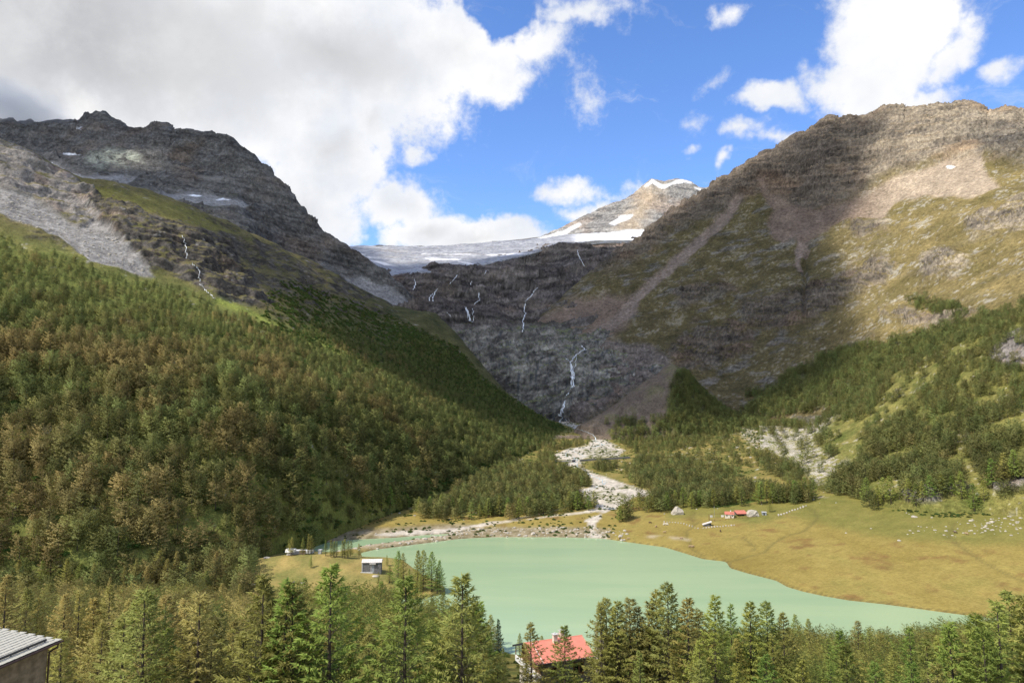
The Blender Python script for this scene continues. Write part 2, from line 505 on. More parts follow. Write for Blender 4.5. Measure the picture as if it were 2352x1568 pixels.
# gravel: river bed, fan, bank of the lake
RIVER = zr([(1220,395),(1190,470),(960,512),(830,572),(850,612),(1020,640),(930,682),(1080,692),(1160,745),(1235,860),(1225,905),(1085,935),(1130,1005),(1250,1060),(1255,1130),
    (1120,1165),(880,1195),(600,1235),(350,1265),(180,1270),(0,1300),(-200,1335),(-500,1350),(-800,1365),(-1060,1400),(-1000,1425),(-700,1412),(-250,1385),(-100,1350),(100,1312),(500,1252),(900,1208),(1300,1165),(1330,1230),(1250,1290),
    (1260,1390),(1330,1400),(1420,1465),(1290,1440),(1190,1430),(1200,1390),(1215,1330),(1150,1250),(1400,1160),(1470,1130),(1560,1085),(1660,1012),(1800,1005),(1860,960),(1700,915),(1540,862),(1330,792),(1225,762),
    (1130,702),(1090,645),(1150,602),(1500,585),(1570,522),(1445,490),(1445,458),(1320,402),(1240,380),(1190,330),(1130,290),(1020,230),(920,170),(880,230),(980,270),(1080,320)])
dr = sdist(U + wu * .8, V + wv * .8, RIVER)
grav = lerp3((0.34, 0.30, 0.24), (0.62, 0.555, 0.455), np.clip(.5 + fbm(P / 5.0, 4, .7) * 1.3, 0, 1))
alb = lerp3(alb, grav, sm(-dr, -1.2, 1.2))
BARS = [zr(q) for q in ([(1120,510),(1300,490),(1560,540),(1440,590),(1200,600),(1150,570)],[(1260,960),(1390,935),(1620,990),(1560,1050),(1400,1075),(1270,1040)],[(1460,900),(1600,890),(1720,935),(1500,940)])]
for b in BARS:
    alb = lerp3(alb, (0.17, 0.165, 0.07), sm(-sdist(U + wu * 1.3, V + wv, b), -2, 2) * sm(fbm(P / 7.0 + 3, 3), -.15, .2))
bank = sm(P[:, 1], 540, 560) * sm(1420 - U, 0, 40) * sm(U, 700, 760) * (1 - sm(s_sh, 22, 40)) * (1 - nearm)
bcol = lerp3((0.13, 0.105, 0.05), (0.36, 0.30, 0.205), np.clip(.5 + fbm(P / 6.0 + 21, 4, .7) * 1.6, 0, 1))
alb = lerp3(alb, bcol, bank * (1 - sm(-dr, -1, 1)) * .9)
# boulder field between the two forests on the right, stony fan on the far right of the meadow
FIELD = zm([(470,150),(620,120),(800,150),(1040,80),(900,220),(960,300),(1100,340),(1000,420),(930,470),(860,390),(760,330),(640,290),(560,240)])
fld = sm(-sdist(U + wu * 2, V + wv * 3, FIELD), -15, 15)
fcol = lerp3(vcol, (0.42, 0.38, 0.315), sm(fbm(P / 8.0 + 31, 5, .7), -.05, 0.2))
alb = lerp3(alb, fcol, fld)
# waterline, tracks, ditches
alb = lerp3(alb, (0.09, 0.075, 0.035), (1 - sm(np.abs(s_sh - 0.6), 0.3, 2.0)) * (1 - nearm) * .6)
for k, dd in enumerate(DITCH):
    dl = sdist(P[:, 0], P[:, 1], dd, False)
    alb = lerp3(alb, (0.115, 0.10, 0.035), np.exp(-(dl / 1.6) ** 2) * .5)
TRACK = [wpoly(zl(q)) for q in ([(240,660),(450,636),(760,600),(1000,552),(1160,520),(1450,480),(1750,425),(1900,400)],)] + [wpoly(zm([(716,640),(860,655),(980,668)])), wpoly(zm([(20,775),(80,780),(190,790)]))]
for k, tr in enumerate(TRACK):
    dl = sdist(P[:, 0], P[:, 1], tr, False)
    alb = lerp3(alb, (0.42, 0.35, 0.24), (1 - sm(dl, 1.2 + k * .2, 2.6 + (k == 2) * 6)) * (0.9 if k < 2 else .7 * sm(big2, -.3, .2)))
yard = wpoly([(1626,1184),(1640,1197),(1690,1196),(1740,1190),(1742,1184),(1690,1188),(1664,1180),(1640,1180)])
alb = lerp3(alb, (0.09, 0.13, 0.03), 1 - sm(sdist(P[:, 0], P[:, 1], yard), -1, 1.5))
M_GROUND = mat_ground('grassland', 0.55, 0.35, 0.25, 0.2)
G.build(alb, M_GROUND)
G.alb0 = alb

# ---- left forested slope ---------------------------------------------
Bk = [
 [(-700,1335,330),(-300,1335,390),(0,1325,410),(300,1312,425),(560,1292,480),(700,1238,556),(830,1200,640),(1000,1150,770),(1100,1095,900),(1200,1056,1060),(1300,1012,1300),(1350,1003,1420),(1500,1030,1450)],
 [(-700,900,430),(-300,905,480),(0,900,520),(300,900,560),(560,905,600),(700,930,660),(830,960,750),(1000,985,910),(1100,990,1060),(1200,1005,1180),(1300,1006,1330),(1350,1003,1425),(1500,1030,1460)],
 [(-700,560,640),(-300,545,700),(0,545,760),(200,600,800),(360,640,850),(520,705,885),(640,745,935),(830,830,1060),(1000,890,1190),(1120,930,1300),(1240,975,1360),(1350,1003,1430),(1500,1030,1470)],
 [(-700,440,760),(-300,430,820),(0,440,880),(180,500,930),(286,485,1000),(440,545,1050),(530,590,1120),(640,640,1250),(760,690,1400),(860,740,1480),(960,770,1500),(1100,870,1480),(1240,965,1420),(1350,1003,1435),(1500,1030,1480)],
 [(-700,230,900),(-300,260,980),(-60,318,1000),(0,337,1010),(50,357,1020),(90,378,1040),(120,402,1050),(150,412,1060),(185,428,1080),(260,438,1150),(330,458,1220),(420,487,1290),(500,517,1360),(580,550,1450),(640,580,1500),(700,606,1560),(760,636,1620),(840,680,1700),(900,712,1730),(960,722,1740),(1000,728,1740),(1030,752,1700),(1060,785,1650),(1120,858,1560),(1180,918,1500),(1240,957,1460),(1300,985,1440),(1350,1000,1440),(1500,1030,1490)],
]
B = Layer('left_slope_hill', Bk, -1.3, 0.14, 470, (90, 70, 70, 70), smooth=6)
P, N, U, V = B.flat()
FORLINE = z1([(0,1000),(250,1080),(500,1150),(560,1190),(750,1240),(960,1285),(1150,1350),(1330,1430),(1400,1460)]) + [(560,722),(640,745),(760,740)]
CLIFF = z1([(480,740),(780,855),(960,925),(1220,992),(1440,1080),(1480,1250),(1560,1330),(1640,1440),(1480,1440),(1330,1420),(1180,1320),(1050,1240),(850,1180),(700,1010),(560,900)])
SCREE = z1([(-500,560),(0,720),(160,770),(260,830),(400,910),(500,965),(590,930),(700,1010),(850,1150),(975,1280),(870,1265),(740,1230),(560,1190),(480,1110),(300,1010),(130,930),(0,880),(-500,700)])
CRAG = z1([(-500,300),(0,440),(130,480),(300,590),(500,710),(560,800),(600,930),(560,1020),(480,990),(420,900),(300,860),(250,800),(150,760),(0,710),(-500,560)])
SHELF = z1([(490,690),(700,720),(900,760),(1150,850),(1360,945),(1500,1000),(1280,990),(1000,905),(850,862),(780,842),(600,770)])
wu = fbm(P / 35.0, 4) * 26; wv = fbm(P / 35.0 + 50, 4) * 18
m_cliff = sm(-sdist(U + wu, V + wv, CLIFF), -12, 8)
m_scree = sm(-sdist(U + wu * .5, V + wv * .5, SCREE), -4, 4)
m_crag = sm(-sdist(U + wu * .7, V + wv * .7, CRAG), -8, 6) * (1 - m_scree)
m_shelf = sm(-sdist(U + wu * .4, V + wv * .4, SHELF), -6, 6) * (1 - m_cliff)
upper = sm(V - np.interp(U, [p[0] for p in FORLINE], [p[1] for p in FORLINE]), 30, -40)
bed = np.abs(((P[:, 2] + 0.25 * P[:, 0] + 26 * fbm(P / 90.0, 3)) / 22.0) % 1.0 - 0.5) * 2
amt = ridged(P / 110.0, 5, .5) * (5 + 8 * upper) * (1 - .7 * m_scree) * (1 - .6 * m_shelf) + (bed - .5) * 8 * (m_cliff + .8 * m_crag) + ridged(np.stack([P[:, 0] / 13, P[:, 1] / 13, P[:, 2] / 55], -1) + 3, 4, .55) * 5 * (m_cliff + .6 * m_crag) + ridged(P / 45.0 + 8, 3) * 5 * m_cliff + fbm(P / 18.0, 3) * 1.6 * (1 - m_scree) + fbm(P / 7.0, 3) * 1.0 * m_scree
B.displace(amt * np.clip((P[:, 1] - 400) / 150, .25, 1))
P, N, U, V = B.flat()
f1 = fbm(P / 30.0 + 11, 5, .6); f2 = fbm(P / 7.0, 4, .65)
alb = lerp3((0.085, 0.105, 0.028), (0.19, 0.195, 0.05), np.clip(.5 + f1 + .4 * f2, 0, 1))
alb = lerp3(alb, (0.20, 0.17, 0.06), sm(f1, .15, .4) * .6)
up_grass = lerp3((0.085, 0.083, 0.03), (0.19, 0.155, 0.065), np.clip(.5 + f1 + .5 * f2, 0, 1))
alb = lerp3(alb, up_grass, upper)
alb = lerp3(alb, lerp3((0.045, 0.05, 0.02), (0.125, 0.115, 0.045), np.clip(.5 + f1 + .6 * f2, 0, 1)), sm(U, 740, 860) * sm(1000 - V, 0, 100) * sm(np.interp(U, [800, 1000, 1300], [860, 930, 1000]) - V, 0, 30))  # flank inside the cloud shadow, shade deepened in the grass colour
rock = slope_rock(P, N, (0.022, 0.02, 0.019), (0.165, 0.145, 0.12), 1 / 34.0)
rock = lerp3(rock, (0.03, 0.028, 0.026), sm(fbm(np.stack([P[:, 0] / 8, P[:, 1] / 8, P[:, 2] / 70], -1) + 6, 4), .0, .25) * .75)
steep = sm(0.80 - N[:, 2] + .18 * f1 + .1 * f2, -.02, .14)
alb = lerp3(alb, rock, np.clip(upper * steep * .9 + m_cliff * sm(.95 - N[:, 2] + .3 * f1 + .3*f2, .0, .3), 0, 1))
alb = lerp3(alb, slope_rock(P, N, (0.09, 0.085, 0.08), (0.36, 0.32, 0.285), 1 / 22.0), m_crag * sm(.93 - N[:, 2] + .3 * f1, .0, .25) * .95)
alb = lerp3(alb, lerp3((0.15, 0.14, 0.13), (0.345, 0.325, 0.30), np.clip(.5 + f2 * 1.5 + .4 * f1, 0, 1)), m_scree)
shelf = lerp3((0.135, 0.135, 0.035), (0.235, 0.205, 0.062), np.clip(.55 + f1 + .4 * f2, 0, 1))
alb = lerp3(alb, shelf, m_shelf * sm(.3 - f2, 0, .25))
GULLY = [(500,690),(560,712),(620,742),(660,762),(730,790),(800,815),(860,840),(900,862)]
alb = lerp3(alb, (0.25, 0.28, 0.06), np.exp(-(sdist(U + wu * .2, V, GULLY, False) / 9) ** 2) * .9)
alb = lerp3(alb, (0.42, 0.40, 0.36), sm(f2 + .5 * f1, .36, .5) * .55)
B.upper = upper
M_SLOPE = mat_ground('mountain_slope', 0.35, 0.9, 1.5, 0.4)
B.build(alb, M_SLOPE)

# ---- dark mountain on the left ---------------------------------------
Ck = [
 [(-900,450,1100),(-200,452,1250),(0,445,1300),(200,490,1380),(420,545,1480),(640,625,1640),(800,700,1780),(900,745,1850),(1000,765,1880),(1100,900,1900),(1200,1100,1900)],
 [(-900,330,1600),(-200,385,1650),(0,392,1700),(130,405,1720),(220,420,1740),(330,440,1760),(430,462,1780),(540,478,1800),(640,560,1840),(720,600,1860),(820,660,1880),(900,690,1900),(1000,735,1900),(1100,880,1910),(1200,1100,1910)],
 [(-900,200,2100),(-200,330,2100),(0,340,2120),(130,345,2120),(220,350,2080),(330,370,2060),(430,395,2030),(540,415,2000),(610,470,1950),(700,545,1930),(820,635,1920),(900,675,1920),(1000,725,1920),(1100,870,1920),(1200,1100,1920)],
 [(-900,150,2450),(-200,240,2450),(-80,262,2450),(0,288,2450),(60,293,2420),(100,291,2400),(175,292,2420),(190,284,2440),(205,275,2450),(222,273,2450),(238,267,2450),(256,277,2450),(275,285,2440),(290,296,2430),(305,303,2410),(328,311,2380),(340,305,2380),(350,299,2380),(362,292,2380),(376,292,2380),(388,294,2380),(391,301,2370),(394,309,2360),(408,309,2340),(430,306,2320),(450,310,2300),(470,313,2280),(490,315,2260),(515,318,2240),(530,327,2220),(547,341,2200),(565,356,2190),(582,366,2170),(597,380,2160),(608,388,2150),(624,412,2120),(645,425,2100),(660,436,2090),(680,462,2060),(695,481,2050),(711,502,2030),(719,520,2020),(735,533,2010),(760,550,2000),(800,575,1990),(850,605,1980),(890,640,1970),(920,662,1960),(960,692,1950),(1000,718,1940),(1100,860,1930),(1200,1100,1930)],
]
C = Layer('dark_mountain', Ck, -0.95, -0.06, 430, (60, 90, 90), smooth=5, skysm=0)
P, N, U, V = C.flat()
wu = fbm(P / 60.0, 4) * 22; wv = fbm(P / 60.0 + 50, 4) * 12
bed = np.abs(((P[:, 2] * .9 + 0.3 * P[:, 0] + 40 * fbm(P / 160.0, 3)) / 34.0) % 1.0 - 0.5) * 2
C_SC = z1([(300,540),(420,620),(560,650),(700,640),(860,660),(830,690),(650,710),(480,690),(400,650)])
C_SC2 = z1([(1000,750),(1200,740),(1480,790),(1580,830),(1500,850),(1200,820),(1020,800)])
C_SC3 = [(770,640),(830,640),(900,665),(970,708),(1000,724),(960,728),(900,715),(840,690)]
m_sc = np.maximum.reduce([sm(-sdist(U + wu * .5, V + wv * .5, q), -4, 4) for q in (C_SC, C_SC2, C_SC3)])
amt = (ridged(P / 200.0, 6, .52) - .28) * 22 * (1 - .6 * m_sc) + (((P[:, 2] * .9 + 0.3 * P[:, 0] + 40 * fbm(P / 160.0, 3)) / 30.0 % 1.0) ** 2 * 12 - 4) * (1 - m_sc) + (ridged(P / 40.0 + 3, 4, .55) - .25) * 5 * (1 - .8 * m_sc)
rowf = np.repeat(np.linspace(0, 1, C.nr)[:, None], C.nc, 1).ravel()
crest = np.exp(-((rowf - (C.nr - 9) / (C.nr - 1)) / .07) ** 2)
C.displace(amt * np.interp(V, [-100, 700, 800], [1.3, 1.2, .5]) * (1 - .8 * crest) + crest * ridged(P / 22.0, 4) * 4)
P, N, U, V = C.flat()
f1 = fbm(P / 70.0 + 11, 5, .6); f2 = fbm(P / 13.0, 4, .65)
alb = slope_rock(P, N, (0.05, 0.048, 0.046), (0.185, 0.175, 0.16), 1 / 70.0)
alb = lerp3(alb, (0.17, 0.165, 0.09), sm(N[:, 2] + .25 * f1, .72, .95) * .45 * sm(V, 330, 420))
pale = z1([(560,480),(700,460),(860,500),(880,540),(760,560),(640,570),(520,540)])
alb = lerp3(alb, (0.40, 0.42, 0.33), sm(-sdist(U + wu, V + wv, pale), -14, 10) * .65 * sm(f2 + f1, -.25, .2))  # sunlit patch painted into the rock as a paler tone
alb = lerp3(alb, lerp3((0.24, 0.23, 0.22), (0.34, 0.33, 0.315), np.clip(.5 + f2, 0, 1)), m_sc * .9)
for q in (z1([(1175,753),(1215,748),(1265,757),(1255,764),(1215,762)]), z1([(1350,784),(1400,769),(1410,776),(1452,781),(1430,786),(1395,783),(1370,790)]), z1([(385,492),(430,490),(500,502),(420,505)]), z1([(230,535),(330,553),(310,558),(240,548)]), z1([(475,335),(520,325),(500,334)])):
    alb = lerp3(alb, (0.86, 0.86, 0.87), sm(-sdist(U + wu * .12, V + wv * .12, q), -.6, .6))
M_ROCK = mat_ground('mountain_rock', 0.13, 1.0, 5.0, 0.45)
C.build(alb, M_ROCK)

# ---- headwall under the glacier --------------------------------------
Dk = [
 [(600,1000,1560),(1000,1010,1560),(1200,990,1560),(1290,970,1560),(1345,985,1540),(1500,1000,1540)],
 [(600,900,1620),(1000,850,1650),(1120,880,1630),(1200,880,1625),(1290,880,1630),(1345,880,1640),(1500,880,1660)],
 [(600,720,1850),(900,735,1850),(1000,728,1840),(1060,740,1820),(1120,765,1800),(1200,790,1780),(1290,806,1780),(1345,800,1800),(1500,800,1860)],
 [(600,690,2020),(860,700,2020),(1000,690,2060),(1080,700,2060),(1200,735,2020),(1300,720,2060),(1400,690,2120),(1500,690,2200)],
 [(600,640,2250),(880,642,2250),(940,643,2260),(1000,640,2300),(1100,628,2360),(1200,610,2440),(1300,600,2480),(1400,610,2480),(1500,610,2480)],
 [(600,660,2480),(880,665,2460),(1000,645,2500),(1100,630,2560),(1180,612,2600),(1240,590,2640),(1275,572,2660),(1300,565,2660),(1320,572,2660),(1345,583,2640),(1400,590,2640),(1500,590,2640)],
 [(600,620,3000),(800,620,3000),(900,615,3000),(1000,610,3010),(1100,600,3020),(1200,590,3020),(1300,570,3000),(1345,556,2980),(1420,552,2960),(1500,552,2960)],
]
D = Layer('headwall', Dk, -0.36, 0.24, 400, (40, 45, 40, 45, 40, 20), smooth=8, skysm=3)
P, N, U, V = D.flat()
wu = fbm(P / 60.0, 4) * 22; wv = fbm(P / 60.0 + 50, 4) * 12
cl = sm(V, 740, 800)
bed = np.abs(((P[:, 2] - 0.18 * P[:, 0] + 50 * fbm(P / 170.0, 3)) / 42.0) % 1.0 - 0.5) * 2
dome = fbm(P * np.array([1/190., 1/260., 1/120.]) + 4, 3)
amt = ridged(P / 170.0 + 7, 6, .52) * 16 + (((hh := (P[:, 2] - 0.18 * P[:, 0] + 50 * fbm(P / 170.0, 3)) / 62.0) % 1.0) ** 2 * 34 - 11) * (1 - .55 * cl) + ((hh * 2.9 + .5 * fbm(P / 70.0, 2)) % 1.0) ** 2 * 9 + dome * 44 * (1 - cl) + ridged(np.stack([P[:, 0] / 26, P[:, 1] / 26, P[:, 2] / 90], -1), 4, .55) * 8 * cl + ridged(P / 34.0 + 3, 4, .55) * 6
edge = sm(V, 556, 590)
D.displace(amt * (0.25 + .75 * edge))
P, N, U, V = D.flat()
f1 = fbm(P / 70.0 + 11, 5, .6); f2 = fbm(P / 13.0, 4, .65)
alb = slope_rock(P, N, (0.03, 0.025, 0.022), (0.15, 0.125, 0.105), 1 / 65.0)
alb = lerp3(alb, (0.115, 0.088, 0.068), sm(fbm(P / 110.0 + 31, 4), .0, .35) * .5 * (1 - cl))
alb = lerp3(alb, lerp3((0.04, 0.037, 0.033), (0.33, 0.30, 0.245), np.clip(.42 + .9 * f1 + .9 * f2 + .6 * fbm(np.stack([P[:, 0] / 60, P[:, 1] / 60, (P[:, 2] - .4 * P[:, 0]) / 9], -1), 4, .6), 0, 1)), cl * .8)
streak = sm(fbm(np.stack([P[:, 0] / 9, P[:, 1] / 30, P[:, 2] / 160], -1), 4, .6), .12, .34)
alb = lerp3(alb, (0.045, 0.05, 0.055), streak * cl * .85)
alb = lerp3(alb, (0.12, 0.13, 0.045), sm(N[:, 2] + .3 * f1 + .15 * f2, .72, .95) * sm(V, 715, 760) * .8)
band = fbm(np.stack([P[:, 0] / 190, P[:, 1] / 260, (P[:, 2] - .18 * P[:, 0] + 22 * f1) / 13], -1) + 12, 4, .6)
alb = alb * (1 + 1.5 * np.clip(band, -.42, .6) * (1 - .5 * cl))[:, None]
alb = lerp3(alb, alb * .35 + .006, sm(ridged(np.stack([P[:, 0] / 120, P[:, 1] / 200, (P[:, 2] - .2 * P[:, 0] + 30 * f1) / 34], -1) + 21, 3), .5, .85) * .5)
alb = alb * np.array([1.38, 1.42, 1.46])
D.build(alb, M_ROCK)

# ---- glacier ----------------------------------------------------------
ICEEDGE = [(770,600,2300),(860,618,2280),(889,640,2245),(915,642,2245),(940,642,2250),(953,630,2260),(1000,629,2290),(1060,624,2340),(1110,612,2400),(1160,600,2440),(1200,592,2480),(1240,580,2560),(1290,562,2650),(1330,561,2700),(1380,556,2760),(1480,556,2800)]
Gk = [
 [(u, v + 9, y + 22) for u, v, y in ICEEDGE],
 [(u, v - 4, y + 14) for u, v, y in ICEEDGE],
 [(770,590,2600),(900,605,2560),(1000,598,2600),(1100,592,2650),(1200,578,2720),(1300,556,2800),(1380,550,2850),(1480,550,2900)],
 [(700,571,2950),(800,570,2950),(860,568,2970),(960,570,2990),(1000,570,3000),(1070,565,3050),(1130,560,3080),(1160,557,3090),(1200,556,3100),(1250,551,3120),(1300,544,3150),(1380,540,3150),(1480,538,3150)],
]
GL = Layer('glacier', Gk, -0.27, 0.215, 330, (10, 50, 60), smooth=3, back=(400, 10), skirt=0)
P, N, U, V = GL.flat()
crev = ridged(np.stack([P[:, 0] / 70, P[:, 1] / 22, P[:, 2] / 22], -1), 4, .6)
GL.displace(crev * 4.5 + fbm(P / 90.0, 3) * 6 + ridged(P / 16.0, 3) * 2.2 * sm(V, 596, 630))
P, N, U, V = GL.flat()
ice = lerp3((0.25, 0.252, 0.262), (0.48, 0.482, 0.492), np.clip(.45 + fbm(np.stack([P[:, 0] / 120, P[:, 1] / 24, P[:, 2] / 24], -1), 5, .6) * 1.3, 0, 1))
ice = lerp3(ice, (0.30, 0.305, 0.32), sm(fbm(np.stack([P[:, 0] / 160, P[:, 1] / 30, P[:, 2] / 30], -1) + 8, 5, .65), .1, .4) * .7)
ice = lerp3(ice, (0.16, 0.165, 0.185), sm(ridged(np.stack([P[:, 0] / 60, P[:, 1] / 14, P[:, 2] / 14], -1) + 2, 3), .45, .8) * .7)
ice = lerp3(ice, (0.27, 0.24, 0.21), sm(fbm(np.stack([P[:, 0] / 200, P[:, 1] / 26, P[:, 2] / 26], -1) + 18, 4), .05, .35) * .5)
zgl = lambda pts: [(689 + x * .3662, 402 + y * .3662) for x, y in pts]
for q in (zgl([(770,520),(900,522),(1010,527),(980,533),(830,532)]), zgl([(985,540),(1030,543),(1115,562),(1060,560)]), zgl([(420,530),(500,542),(600,570),(520,560)]), zgl([(1160,498),(1320,492),(1430,490),(1560,470),(1620,455),(1500,484),(1380,500),(1200,506)]), zgl([(330,485),(420,498),(380,500)]), zgl([(420,510),(520,520),(430,520)]), zgl([(750,494),(900,492),(760,499)]), zgl([(880,497),(1100,493),(1050,499)])):
    ice = lerp3(ice, (0.78, 0.765, 0.75), sm(-sdist(U + fbm(P / 30., 3) * 8, V + fbm(P / 30. + 9, 3) * 3, q), -1.2, 1) * .9)
ice = lerp3(ice, (0.86, 0.855, 0.85), sm(U, 1300, 1350) * sm(565 - V, 0, 6))
ice = lerp3(ice, (0.2, 0.2, 0.2), sm(-sdist(U, V + fbm(P / 30., 3) * 3, zgl([(740,552),(850,550),(860,565),(770,568)])), -2, 2) * .6)
M_ICE = mat_ground('glacier_ice', 0.09, 0.8, 2.5, 0.16, 0.6, 0.3)
GL.build(ice, M_ICE)
# dark rock island on the glacier rim
Ik = [[(815,577,2860),(880,576,2860),(1000,580,2860),(1005,580,2860)],[(815,572,2900),(840,567,2900),(870,563,2900),(890,564,2900),(905,566,2900),(930,570,2900),(950,567,2900),(968,565,2900),(985,568,2900),(1000,574,2900),(1005,578,2900)]]
IS = Layer('rock_island', Ik, -0.232, -0.112, 80, (14,), smooth=1, back=(60, -60), skirt=8)
P, N, U, V = IS.flat(); IS.displace(ridged(P / 30.0, 4) * 2.5)
P, N, U, V = IS.flat(); IS.build(slope_rock(P, N, (0.07, 0.07, 0.075), (0.2, 0.2, 0.2), 1 / 30.0), M_ROCK)

# ---- far peak with snow ----------------------------------------------
Ek = [
 [(1150,580,3300),(1290,575,3300),(1480,580,3300),(1760,580,3400)],
 [(1150,566,3400),(1230,556,3400),(1300,551,3420),(1380,543,3400),(1440,536,3400),(1480,545,3380),(1760,560,3450)],
 [(1150,560,3600),(1240,549,3620),(1300,535,3640),(1380,505,3680),(1450,490,3680),(1500,480,3680),(1560,485,3700),(1640,480,3700),(1760,500,3700)],
 [(1150,556,3750),(1200,552,3760),(1240,548,3780),(1290,528,3820),(1330,511,3850),(1370,490,3880),(1405,473,3900),(1440,459,3920),(1462,443,3930),(1480,428,3950),(1497,414,3960),(1512,420,3960),(1524,425,3960),(1545,417,3980),(1566,414,3980),(1588,422,3980),(1602,432,3980),(1615,436,3980),(1640,440,4000),(1760,470,4000)],
]
E = Layer('snow_peak', Ek, -0.03, 0.38, 260, (20, 40, 60), smooth=3, skysm=0)
P, N, U, V = E.flat()
wu = fbm(P / 90.0, 4) * 16; wv = fbm(P / 90.0 + 50, 4) * 8
amt = (ridged(P / 260.0, 6, .52) - .28) * 26 + ridged(np.stack([P[:, 0] / 45, P[:, 1] / 45, P[:, 2] / 150], -1), 4, .55) * 12
rk = sm(V, 552, 530)
E.displace(amt * rk * .8)
P, N, U, V = E.flat()
alb = slope_rock(P, N, (0.12, 0.115, 0.11), (0.40, 0.375, 0.335), 1 / 90.0)
alb = lerp3(alb, (0.46, 0.35, 0.225), sm(-sdist(U + wu * 2, V + wv * 2, [(1470,430),(1520,430),(1500,470),(1480,500),(1470,545),(1440,535),(1420,520),(1450,480)]), -26, 20) * .6)
SN = [[(1230,549),(1290,531),(1330,512),(1336,516),(1310,530),(1290,549),(1330,553),(1400,536),(1440,526),(1490,528),(1500,560),(1200,570)],
      [(1400,514),(1425,496),(1455,493),(1450,500),(1410,518)], [(1482,428),(1497,412),(1524,425),(1566,411),(1592,423),(1570,419),(1545,423),(1522,433),(1512,430),(1498,420),(1488,428)], [(1596,430),(1640,440),(1660,450),(1620,440),(1605,436)]]
for q in SN:
    alb = lerp3(alb, (0.88, 0.87, 0.86), sm(-sdist(U + wu * .4, V + wv * .4, q), -2.2, 2.2))
E.build(alb, M_ROCK)

# ---- right mountain ----------------------------------------------------
Fk = [
 [(1100,830,1850),(1180,790,1840),(1280,806,1790),(1300,830,1760),(1308,960,1560),(1350,990,1470),(1450,1000,1420),(1700,985,1400),(1900,965,1250),(2000,930,1120),(2200,840,1060),(2352,760,1000),(2700,680,980)],
 [(1100,825,1900),(1180,780,1880),(1280,798,1820),(1300,815,1780),(1340,890,1640),(1450,900,1600),(1700,900,1560),(1900,860,1420),(2000,830,1300),(2200,740,1200),(2352,660,1120),(2700,560,1100)],
 [(1100,820,1930),(1180,777,1940),(1250,730,1960),(1300,740,1940),(1380,740,1920),(1500,730,1880),(1700,720,1840),(1900,690,1720),(2000,670,1600),(2200,600,1450),(2352,540,1350),(2700,420,1300)],
 [(1100,815,1950),(1180,775,1960),(1250,725,2000),(1300,690,2060),(1380,640,2120),(1500,600,2140),(1700,540,2120),(1900,500,2040),(2000,480,1960),(2200,420,1780),(2352,400,1650),(2700,300,1550)],
 [(1100,800,1960),(1175,778,1980),(1200,758,2010),(1245,722,2060),(1290,692,2110),(1320,664,2160),(1350,640,2210),(1390,612,2280),(1420,590,2330),(1440,580,2360),(1462,566,2370),(1478,548,2380),(1490,533,2390),(1510,522,2400),(1540,500,2410),(1575,478,2420),(1600,463,2430),(1625,446,2440),(1640,436,2440),(1660,417,2440),(1690,405,2440),(1710,391,2440),(1735,376,2440),(1760,357,2440),(1785,345,2440),(1810,332,2430),(1830,328,2420),(1850,318,2420),(1868,305,2420),(1890,291,2410),(1905,287,2400),(1925,289,2390),(1950,283,2380),(1985,279,2370),(2010,276,2360),(2030,262,2360),(2042,256,2360),(2056,259,2350),(2075,264,2340),(2095,263,2320),(2115,259,2300),(2135,261,2290),(2160,257,2270),(2185,261,2250),(2215,257,2230),(2240,261,2200),(2262,273,2180),(2280,272,2160),(2300,266,2140),(2325,264,2120),(2352,274,2100),(2450,262,2050),(2700,240,1950)],
]
FM = Layer('right_mountain', Fk, -0.06, 0.95, 580, (50, 70, 95, 120), smooth=6, skysm=0)
P, N, U, V = FM.flat()
wu = fbm(P / 55.0, 4) * 30; wv = fbm(P / 55.0 + 50, 4) * 20
ROCKLINE = z3([(-500,1050),(0,990),(150,900),(300,760),(500,700),(760,560),(930,680),(1150,650),(1420,500),(1600,440),(1950,370),(2200,420),(2900,300)])
up = sm(np.interp(U, [p[0] for p in ROCKLINE], [p[1] for p in ROCKLINE]) - V + wv * 1.2, -22, 22)
SC1 = z3([(740,480),(800,560),(900,640),(1020,670),(1180,630),(1330,570),(1420,500),(1600,450),(1750,400),(1960,365),(1950,440),(2050,560),(1900,610),(1640,600),(1480,640),(1400,740),(1230,720),(1060,810),(960,880),(930,830),(860,850),(800,840),(760,760),(800,680),(740,560)])
SC2 = z3([(650,600),(590,720),(440,860),(320,960),(230,1030),(120,1140),(40,1250),(-150,1380),(-350,1500),(-420,1530),(-300,1400),(-60,1260),(60,1120),(160,1040),(280,920),(380,840),(540,690),(600,590)])
SC3 = [(1195,770),(1250,728),(1320,690),(1400,680),(1480,690),(1440,750),(1380,800),(1330,800),(1280,790)]
SC4 = z3([(950,840),(1010,900),(960,930),(975,1010),(940,1000),(930,900)])
m_s1 = sm(-sdist(U + wu * .55, V + wv * .55, SC1), -6, 8)
m_s2 = np.maximum(sm(-sdist(U + wu * .35, V + wv * .35, SC2), -5, 5), sm(-sdist(U + wu * .4, V + wv * .4, SC4), -3, 3))
m_s3 = sm(-sdist(U + wu * .8, V + wv * .8, SC3), -14, 14)
m_s = np.maximum.reduce([m_s1, m_s2, m_s3 * .8])
